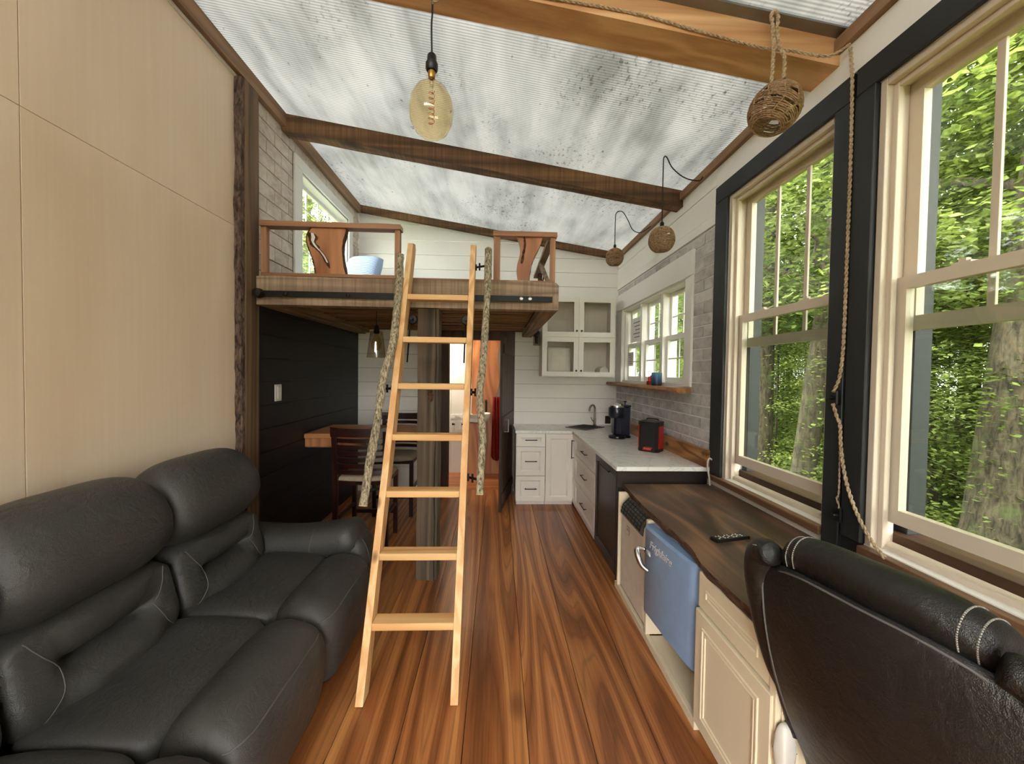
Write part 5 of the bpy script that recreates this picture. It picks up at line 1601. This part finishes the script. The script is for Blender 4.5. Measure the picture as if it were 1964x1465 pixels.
def ring_seam_old(yy, sc_, par):
    c = Vector((-0.395, 0, 1.075))
    pts = []
    for k in range(15):
        a = R(215 - 230 * k / 14)
        pts.append((c.x + 0.04 + math.cos(a) * 0.074 * sc_, yy, c.z - 0.03 + math.sin(a) * 0.090 * sc_))
    mb = MB()
    p = cr(pts, 6)
    for i in range(0, len(p) - 2, 3):
        mb.tube([p[i], p[i + 2]], 0.0022, 5)
    return mb.build('stitching', M['thread'], par)
for s_ in (-1, 1):
    ring_seam(s_ * 0.165 - 0.0, 1.02, hr); ring_seam(s_ * 0.190, 0.98, hr)
# side wings
for s_ in (-1, 1):
    pw = cr([(-0.43, s_ * 0.225, 1.075), (-0.405, s_ * 0.275, 1.055), (-0.385, s_ * 0.298, 0.99), (-0.365, s_ * 0.298, 0.88), (-0.345, s_ * 0.29, 0.76), (-0.32, s_ * 0.27, 0.62), (-0.29, s_ * 0.24, 0.48)], 6)
    wg = MB().tube(pw, 0.04, 14, lambda t: 0.018 + 0.030 * math.sin(math.pi * min(1, t * 1.15 + 0.06)) ** 0.5).build('side_bolster', cl, oc, True)
    pts = [p + Vector((-0.033, s_ * 0.012, 0.02)) for p in pw[3:-8]]
    MB().tube(pts, 0.0018, 5).build('stitching', M['thread'], wg, True)
box('seat_pan', -0.27, 0.20, -0.25, 0.16, 0.40, 0.43, M['blackp'], oc, 0.01)
o = puffy('seat_cushion', (-0.03, -0.045, 0.475), 0.24, 0.215, 0.055, cl, oc, 0.3)
MB().prism([(-0.34, 0.40), (-0.30, 0.40), (-0.30, 0.60), (-0.345, 0.60)], 1, -0.03, 0.03).build('back_bracket', M['blackm'], oc)
MB().box(-0.34, 0.0, -0.03, 0.03, 0.385, 0.399).build('tilt_plate', M['blackm'], oc)
MB().tube([(-0.03, -0.04, 0.06), (-0.03, -0.04, 0.39)], 0.03, 14).build('gas_column', M['blackm'], oc, False, True)
for k in range(5):
    a = R(72 * k + 20)
    d = Vector((math.cos(a), math.sin(a), 0))
    q0 = Vector((-0.03, -0.04, 0.09)); q1 = q0 + d * 0.21 + Vector((0, 0, -0.035))
    lg = MB().tube([q0, q1], 0.018, 8, lambda t: 0.02 - 0.007 * t).build('star_leg', M['blackp'], oc, False, True)
    MB().lathe([(0.0, -0.012), (0.024, -0.012), (0.024, 0.012), (0.0, 0.012)], (q1.x, q1.y, 0.0265), 12, 1).build('castor', M['rubber'], lg, False, True)
al_ = puffy('armrest_bracket', (-0.315, 0.258, 0.42), 0.028, 0.022, 0.085, M['whitep'], oc, 0.45, n=12)
al_['label'] = 'white plastic armrest bracket'

# ============================================================ HANGING LAMPS AND ROPES
bp_ = thing('globe_bulb', (-0.335, 1.90, 2.60), 'large amber filament bulb hanging from the nearest rafter', 'lamp')
BX, BY = -0.335, 1.90
ztop = ZR(BX) - 0.135
tube('cord', [(BX, BY, ztop), (BX, BY + 0.002, ztop - 0.06), (BX - 0.003, BY, ztop - 0.12), (BX, BY, 3.125)], 0.0045, M['cord'], bp_, 8)
MB().lathe([(0.006, 3.135), (0.014, 3.128), (0.022, 3.118), (0.024, 3.085), (0.03, 3.08), (0.03, 3.055), (0.024, 3.045), (0.016, 3.043)], (BX, BY, 0), 18).build('socket', M['blackp'], bp_, False, True)
MB().lathe([(0.018, 3.045), (0.018, 3.02), (0.015, 3.012)], (BX, BY, 0), 16).build('screw_cap', M['brass'], bp_, False, True)
lathe('glass_globe', [(0.014, 3.013), (0.018, 2.998), (0.04, 2.985), (0.075, 2.955), (0.098, 2.91), (0.106, 2.86), (0.10, 2.81), (0.08, 2.768), (0.05, 2.742), (0.02, 2.732), (0.0, 2.731)], (BX, BY, 0), M['amber'], bp_, 30)
fil = []
for i in range(90):
    a = i * 0.48; z = 2.955 - 0.165 * i / 89
    fil.append((BX + 0.014 * math.cos(a), BY + 0.014 * math.sin(a), z))
MB().tube(fil, 0.0016, 5).build('filament', M['fila'], bp_, True)
MB().tube([(BX + 0.004, BY, 3.01), (BX + 0.004, BY, 2.78)], 0.0014, 5).lathe([(0.008, 3.01), (0.012, 2.99), (0.008, 2.97)], (BX, BY, 0), 10).build('filament_stem', M['clear'], bp_, True)

def woven_lamp(name, c, r, label, tilt, cordpts, cm):
    t = thing(name, c, label, 'lamp')
    h = r * 1.02
    def prof(s): # s 0 top .. 1 bottom
        a = math.pi * (0.10 + 0.72 * s)
        return r * math.sin(a) ** 0.9, h * math.cos(a)
    Rm = Matrix.Rotation(tilt, 3, 'Y')
    cv = Vector(c)
    P = lambda rad, a, z: cv + Rm @ Vector((rad * math.cos(a), rad * math.sin(a), z))
    mb = MB()
    nr = 30
    for i in range(nr):
        s = i / (nr - 1)
        rad, z = prof(s)
        # woven cells: rings break up where the weave opens
        pts = [P(rad * (1 + 0.012 * math.sin(12 * k / 40 * 6.283 + i * math.pi)), 2 * math.pi * k / 40, z) for k in range(41)]
        if 6 < i < 26 and i % 6 in (1, 2):
            for g in range(5):
                k0 = (g * 8 + (i // 5) * 4) % 40
                seg = [pts[(k0 + q) % 40] for q in range(6)]
                mb.tube(seg, r * 0.034, 4)
        else:
            mb.tube(pts, r * 0.034, 4)
    mb.build('woven_shade', M['wick'], t, True)
    mb = MB()
    for g in range(10):
        a = 2 * math.pi * g / 10
        mb.tube([P(prof(s / 12)[0] * 1.02, a + 0.1 * math.sin(s), prof(s / 12)[1]) for s in range(13)], r * 0.028, 5)
    mb.build('rib_frame', M['wick'], t, True)
    MB().lathe([(0.0, 0.0), (0.014, 0.0), (0.016, 0.035), (0.006, 0.05), (0.0, 0.05)], P(0, 0, h * 0.93), 12).build('socket', M['blackp'], t, False, True)
    if cm == 'jute':
        rope('hanging_rope', cordpts, 0.008, M['jute'], t)
    else:
        tube('hanging_cord', cordpts, 0.0045, M['cord'], t, 8)
    return t
L2 = (1.235, 2.90, 2.625); L3 = (1.185, 3.92, 2.795)
zt2 = ZR(1.235) - 0.012; zt3 = ZR(1.185) - 0.012
woven_lamp('woven_pendant', L2, 0.094, 'round woven jute pendant near the middle rafter', 0, [(L2[0], L2[1], 2.76), (L2[0], L2[1], zt2 - 0.10), (L2[0] + 0.004, L2[1], zt2 - 0.015), (L2[0] + 0.03, L2[1] + 0.01, zt2 - 0.008), (L2[0] + 0.08, L2[1] + 0.02, zt2 - 0.08), (L2[0] + 0.18, L2[1] + 0.03, zt2 - 0.145), (L2[0] + 0.30, L2[1] + 0.05, zt2 - 0.155), (XR - 0.046, L2[1] + 0.06, 3.14)], 'cord')
woven_lamp('woven_pendant', L3, 0.088, 'smallest looking woven pendant, near the end wall', 0, [(L3[0], L3[1], 2.92), (L3[0], L3[1], zt3 - 0.10), (L3[0] + 0.01, L3[1], zt3 - 0.02), (L3[0] + 0.07, L3[1], zt3 - 0.006), (L3[0] + 0.13, L3[1] + 0.01, zt3 - 0.08), (L3[0] + 0.19, L3[1] + 0.02, zt3 - 0.18), (L3[0] + 0.28, L3[1] + 0.03, zt3 - 0.20), (XR - 0.046, L3[1] + 0.05, 3.14)], 'cord')
L1 = (1.245, 1.73, 2.815)
zt1 = ZR(1.25) - 0.012
t1 = woven_lamp('woven_pendant', L1, 0.103, 'largest woven jute pendant tied with rope by the near rafter', R(24), [(1.225, 1.73, 2.90), (1.232, 1.73, 3.08), (1.222, 1.73, 3.20), (1.215, 1.73, zt1 - 0.03), (1.232, 1.73, zt1 - 0.004), (1.248, 1.73, zt1 - 0.03), (1.247, 1.73, 3.16), (1.265, 1.735, 3.09), (1.287, 1.735, 3.05), (1.282, 1.73, 2.90)], 'jute')
rope('rope_loop', [(1.335, 1.73, 2.80), (1.375, 1.73, 2.835), (1.365, 1.73, 2.87), (1.325, 1.73, 2.86)], 0.006, M['jute'], t1)
# long rope along the near rafter and down between the windows
zr_ = lambda xx: ZR(xx) - 0.135
pts = [(BX, 1.89, zr_(BX) - 0.02), (BX + 0.2, 1.81, zr_(BX + .2) + 0.006), (0.2, 1.792, zr_(0.2) + 0.02), (0.6, 1.792, zr_(0.6) + 0.035), (0.9, 1.79, zr_(0.9) + 0.015), (1.2, 1.785, zr_(1.2) - 0.005), (1.36, 1.77, zr_(1.36) - 0.005), (1.50, 1.745, 3.075), (1.585, 1.725, 3.115)]
rp = thing('jute_rope', (1.58, 1.72, 0.9), 'long jute rope strung from the rafter down between the windows', 'rope')
rope('rafter_length', pts, 0.0065, M['jute'], rp)
rope('wrapped_length', [(1.590, 1.727, 3.10), (1.588, 1.717, 3.02), (1.590, 1.712, 2.92), (1.592, 1.709, 2.6), (1.590, 1.708, 2.2), (1.588, 1.707, 1.90), (1.586, 1.708, 1.72), (1.583, 1.718, 1.60), (1.578, 1.742, 1.53)], 0.007, M['jute'], rp)
rope('lower_length', [(1.578, 1.742, 1.475), (1.582, 1.725, 1.42), (1.584, 1.708, 1.38), (1.584, 1.70, 1.29), (1.583, 1.682, 1.19), (1.58, 1.648, 1.09), (1.578, 1.60, 1.00), (1.575, 1.545, 0.93), (1.575, 1.50, 0.89), (1.572, 1.47, 0.872)], 0.0075, M['jute'], rp)
rope('thin_end', [(1.586, 1.708, 1.36), (1.588, 1.706, 1.15), (1.588, 1.707, 1.06), (1.586, 1.715, 1.035), (1.586, 1.702, 1.01), (1.586, 1.70, 0.985)], 0.004, M['jute'], rp)
for (yy, zz, lb) in ((1.742, 1.505, 'black rope cleat between the windows at mid height'), (1.703, 0.962, 'black rope cleat between the windows just above the chair')):
    ck = thing('rope_cleat', (1.59, yy, zz - 0.03), lb, 'cleat')
    box('base', XR - 0.038, XR - 0.023, yy - 0.016, yy + 0.016, zz - 0.035, zz + 0.035, M['blackp'], ck, 0.005)
    MB().lathe([(0.0, -0.028), (0.009, -0.026), (0.012, -0.016), (0.008, -0.004), (0.008, 0.0)], (XR - 0.038, yy, zz), 12, 0).build('knob', M['blackp'], ck, False, True)

# ============================================================ THE WOODS OUTSIDE
rng = np.random.default_rng(11)
GZ = -0.75
g = raw('ground', [(-60, -40, GZ), (70, -40, GZ), (70, 80, GZ), (-60, 80, GZ)], [(0, 1, 2, 3)], M['ground'], None, False, False)
tag(g, 'leafy woodland ground outside the windows', 'ground', kind='structure')
def leaf_cloud(name, centers, size, flat, m):
    """one leaf (pointed rhombus) per centre"""
    n = len(centers)
    a = rng.uniform(0, 2 * np.pi, n)
    d = np.stack([np.cos(a), np.sin(a), rng.normal(-0.15, 0.25, n)], 1)
    d /= np.linalg.norm(d, axis=1)[:, None]
    up_ = np.stack([rng.normal(0, flat, n), rng.normal(0, flat, n), np.ones(n)], 1)
    s = np.cross(d, up_); s /= np.linalg.norm(s, axis=1)[:, None]
    L = size * rng.uniform(0.6, 1.25, n)[:, None]
    v = np.empty((n, 4, 3), np.float32)
    v[:, 0] = centers - d * L * 0.5
    v[:, 1] = centers + s * L * 0.30 - d * L * 0.05
    v[:, 2] = centers + d * L * 0.55
    v[:, 3] = centers - s * L * 0.30 - d * L * 0.05
    me = bpy.data.meshes.new(name)
    me.vertices.add(n * 4); me.loops.add(n * 4); me.polygons.add(n)
    me.vertices.foreach_set('co', v.ravel())
    me.loops.foreach_set('vertex_index', np.arange(n * 4, dtype=np.int32))
    me.polygons.foreach_set('loop_start', np.arange(0, n * 4, 4, dtype=np.int32))
    me.polygons.foreach_set('loop_total', np.full(n, 4, np.int32))
    me.update(); me.validate()
    me.materials.append(m)
    return me
def sprays(nspray, per, zlo, zhi, rad, rs):
    """leaves gathered in flat drooping sprays around a stem"""
    out = []
    for i in range(nspray):
        z = rng.uniform(zlo, zhi)
        rr = rad(z) * math.sqrt(rng.uniform(0.02, 1))
        a = rng.uniform(0, 6.283)
        c = np.array([rr * math.cos(a), rr * math.sin(a), z])
        p = rng.normal(0, 1, (per, 3)) * np.array([rs, rs, rs * 0.16])
        p[:, 2] -= 0.25 * np.hypot(p[:, 0], p[:, 1]) ** 1.5
        out.append(c + p)
    return np.concatenate(out)
SAP = []
for k, (m, zh) in enumerate((('leafA', 5.0), ('leafC', 4.2), ('leafB', 5.5))):
    c = sprays(150, 80, 0.25, zh, lambda z: 1.35 * (1 - 0.45 * z / zh) , 0.30)
    SAP.append(leaf_cloud('sapling_leaves', c, 0.075, 0.35, M[m]))
CAN = []
for k, m in enumerate(('leafC', 'leafA', 'leafB')):
    c = sprays(330, 90, 3.2, 13.0, lambda z: 2.9 * math.sin(math.pi * min(1, max(0.08, (z - 2.6) / 11.2))) ** 0.6, 0.42)
    CAN.append(leaf_cloud('canopy_leaves', c, 0.105, 0.45, M[m]))
def trunk_mesh(name, r, h, lean, curve, seed, nb=7):
    mb = MB()
    pts = []
    for i in range(15):
        t = i / 14
        pts.append((lean[0] * t + curve * math.sin(t * 4 + seed) * t, lean[1] * t + curve * math.cos(t * 3 + seed) * t, h * t))
    mb.tube(pts, r, 14, lambda t: r * ((1 - 0.62 * t) + 0.35 * math.exp(-t * 38)), True, 0.03)
    t_me = mb
    me_o = t_me.build('trunk', M['trunk'], None, True)
    return me_o, pts
def branches(pts, r, n, seed, l):
    mb = MB(); rr = random.Random(seed)
    for i in range(n):
        k = rr.randint(4, 13); p = Vector(pts[k]); a = rr.uniform(0, 6.283); L = l * rr.uniform(0.5, 1)
        q = [p, p + Vector((math.cos(a) * L * .4, math.sin(a) * L * .4, L * 0.22)), p + Vector((math.cos(a + .2) * L * .8, math.sin(a + .2) * L * .8, L * 0.36)), p + Vector((math.cos(a + .1) * L, math.sin(a + .1) * L, L * 0.42))]
        mb.tube(cr(q, 3), r * .3, 6, lambda t: r * 0.3 * (1 - 0.8 * t))
    return mb
def tree(name, x, y, r, h, lean, curve, label, group=None, can=0, seed=1, scale=1.0, rz=0.0):
    t = thing(name, (x, y, GZ), label, 'tree', group, rot=(0, 0, rz))
    t.scale = (scale, scale, scale)
    tr, pts = trunk_mesh('trunk', r, h, lean, curve, seed)
    tr.parent = t
    ORG[tr.name] = Vector((0, 0, 0))
    b = branches(pts, r, 9, seed, 2.2).build('branches', M['trunk'], t, True)
    f = mobj('leaf_canopy', CAN[can % 3], None, t, (lean[0] * 0.6, lean[1] * 0.6, 0)); f['kind'] = 'stuff'
    return t
def raw_fix():
    pass
mains = [
    (4.9, 3.62, 0.235, 12, (1.5, 0.2), 0.05, 'thick grey tree trunk filling the right edge of the near window'),
    (4.75, 5.85, 0.165, 13, (0.9, -0.5), 0.15, 'leaning tree trunk in the middle of the tall left window'),
    (4.95, 6.95, 0.17, 13, (0.2, 0.2), 0.06, 'pale upright tree trunk at the left side of the tall left window'),
    (7.2, 6.05, 0.085, 10, (-0.3, 0.0), 0.10, 'slim dark tree trunk left of the thick grey trunk'),
    (9.0, 7.0, 0.17, 13, (0.2, 0.0), 0.05, 'mid-distance tree trunk between the slim and the thick trunk'),
    (6.2, 14.0, 0.20, 14, (0.2, 0.2), 0.10, 'tree trunk straight out from the middle kitchen pane'),
]
for i, (x, y, r, h, le, cu, lb) in enumerate(mains):
    tree('tree', x, y, r, h, le, cu, lb, None, i, i + 1)
# background trees that nothing tells apart
first = None
k = 0
rr = random.Random(5)
def copy_tree(root, loc, s, rz):
    r_ = root.copy(); COL.objects.link(r_); r_.location = loc; r_.scale = (s, s, s); r_.rotation_euler = (0, 0, rz)
    for c_ in root.children:
        q = c_.copy(); COL.objects.link(q); q.parent = r_
    return r_
BGL = 'woodland tree deep among the foliage beyond the right-hand windows'
protos = []
spots = []
for i in range(400):
    x = rr.uniform(6.5, 26); y = rr.uniform(-6, 40)
    if y / x > 3.4 or math.hypot(x - 7.2, y - 6) < 1.2: continue
    if any(math.hypot(x - a, y - b) < 2.3 for a, b in spots): continue
    spots.append((x, y))
    if len(spots) >= 46: break
for i, (x, y) in enumerate(spots):
    if i < 3:
        protos.append(tree('tree', x, y, 0.12 + 0.04 * i, 12, (0.3 * i - 0.3, 0.2), 0.12, BGL, 'background trees', i, 20 + i))
    else:
        copy_tree(protos[i % 3], (x, y, GZ - 0.1), rr.uniform(0.8, 1.3), rr.uniform(0, 6.28))
# saplings and shrubs of the understorey
def sapling(x, y, k, s, rz, label, group):
    t = thing('sapling', (x, y, GZ), label, 'sapling', group, rot=(0, 0, rz))
    t.scale = (s, s, s)
    mb = MB().tube(cr([(0, 0, 0), (0.05, 0.03, 1.6), (-0.04, 0.05, 3.2), (0.05, 0, 4.6)], 4), 0.03, 6, lambda q: 0.032 * (1 - 0.8 * q))
    mb.build('stem', M['trunk'], t, True)
    f = mobj('leaf_sprays', SAP[k], None, t, (0, 0, 0)); f['kind'] = 'stuff'
    return t
SGL = 'leafy understorey sapling among the trees beyond the right-hand windows'
sp_ = []; ps = []
for i in range(900):
    x = rr.uniform(4.6, 17); y = rr.uniform(-3, 26)
    if y / x > 3.3: continue
    if any(math.hypot(x - a, y - b) < 1.25 for a, b in sp_): continue
    # keep the view open to the near trunks
    if x < 4.8 and 2.4 < y < 4.2: continue
    sp_.append((x, y))
    if len(sp_) >= 95: break
for i, (x, y) in enumerate(sp_):
    if i < 3:
        ps.append(sapling(x, y, i, 1.0, 0.3 * i, SGL, 'understorey saplings'))
    else:
        copy_tree(ps[i % 3], (x, y, GZ - 0.15), rr.uniform(0.6, 1.15), rr.uniform(0, 6.28))
# trees beyond the loft window on the other side
LGL = 'green tree glimpsed through the loft window'
pl_ = None
for i, (x, y, s) in enumerate(((-6.5, 9.5, 1.0), (-8.5, 14, 1.1), (-7.0, 5.5, 0.9), (-11, 11, 1.2), (-6.5, 17, 1.0), (-10, 20, 1.2), (-13, 16, 1.3))):
    copy_tree(protos[i % 3], (x, y, GZ - 0.1), s, i * 1.1)
    o = bpy.context.scene.collection.objects[-1] if False else None
for o in bpy.data.objects:
    if o.type == 'EMPTY' and o.get('category') == 'tree' and o.location.x < -3:
        o['label'] = LGL; o['group'] = 'trees beyond the loft window'
# low fern and weed cover by the house
c = np.stack([rng.uniform(2.6, 14, 26000), rng.uniform(-2, 22, 26000), GZ + 0.04 + np.abs(rng.normal(0, 0.16, 26000))], 1)
wd_ = leaf_cloud('weeds', c, 0.10, 0.5, M['leafA'])
ow = bpy.data.objects.new('ground_cover', wd_); COL.objects.link(ow)
tag(ow, 'low weeds and ferns covering the woodland ground', 'undergrowth', kind='stuff')
for i in range(9):
    x, y = rr.uniform(3.6, 5.0), rr.uniform(2.2, 4.4)
    pass
tw = thing('fallen_branch', (4.1, 3.0, GZ), 'pale dead branch lying outside below the near window', 'branch')
mb = MB()
mb.tube(cr([(3.6, 2.55, GZ + .05), (3.9, 2.9, GZ + .42), (4.15, 3.25, GZ + .60), (4.2, 3.7, GZ + .48), (4.25, 4.0, GZ + .2)], 6), 0.014, 6)
mb.tube(cr([(3.95, 2.95, GZ + .45), (4.1, 2.8, GZ + .55), (4.4, 2.7, GZ + .7)], 5), 0.008, 5)
mb.tube(cr([(4.15, 3.25, GZ + .6), (4.35, 3.2, GZ + .45), (4.6, 3.0, GZ + .1)], 5), 0.009, 5)
mb.build('dead_wood', M['cutwood'], tw, True)
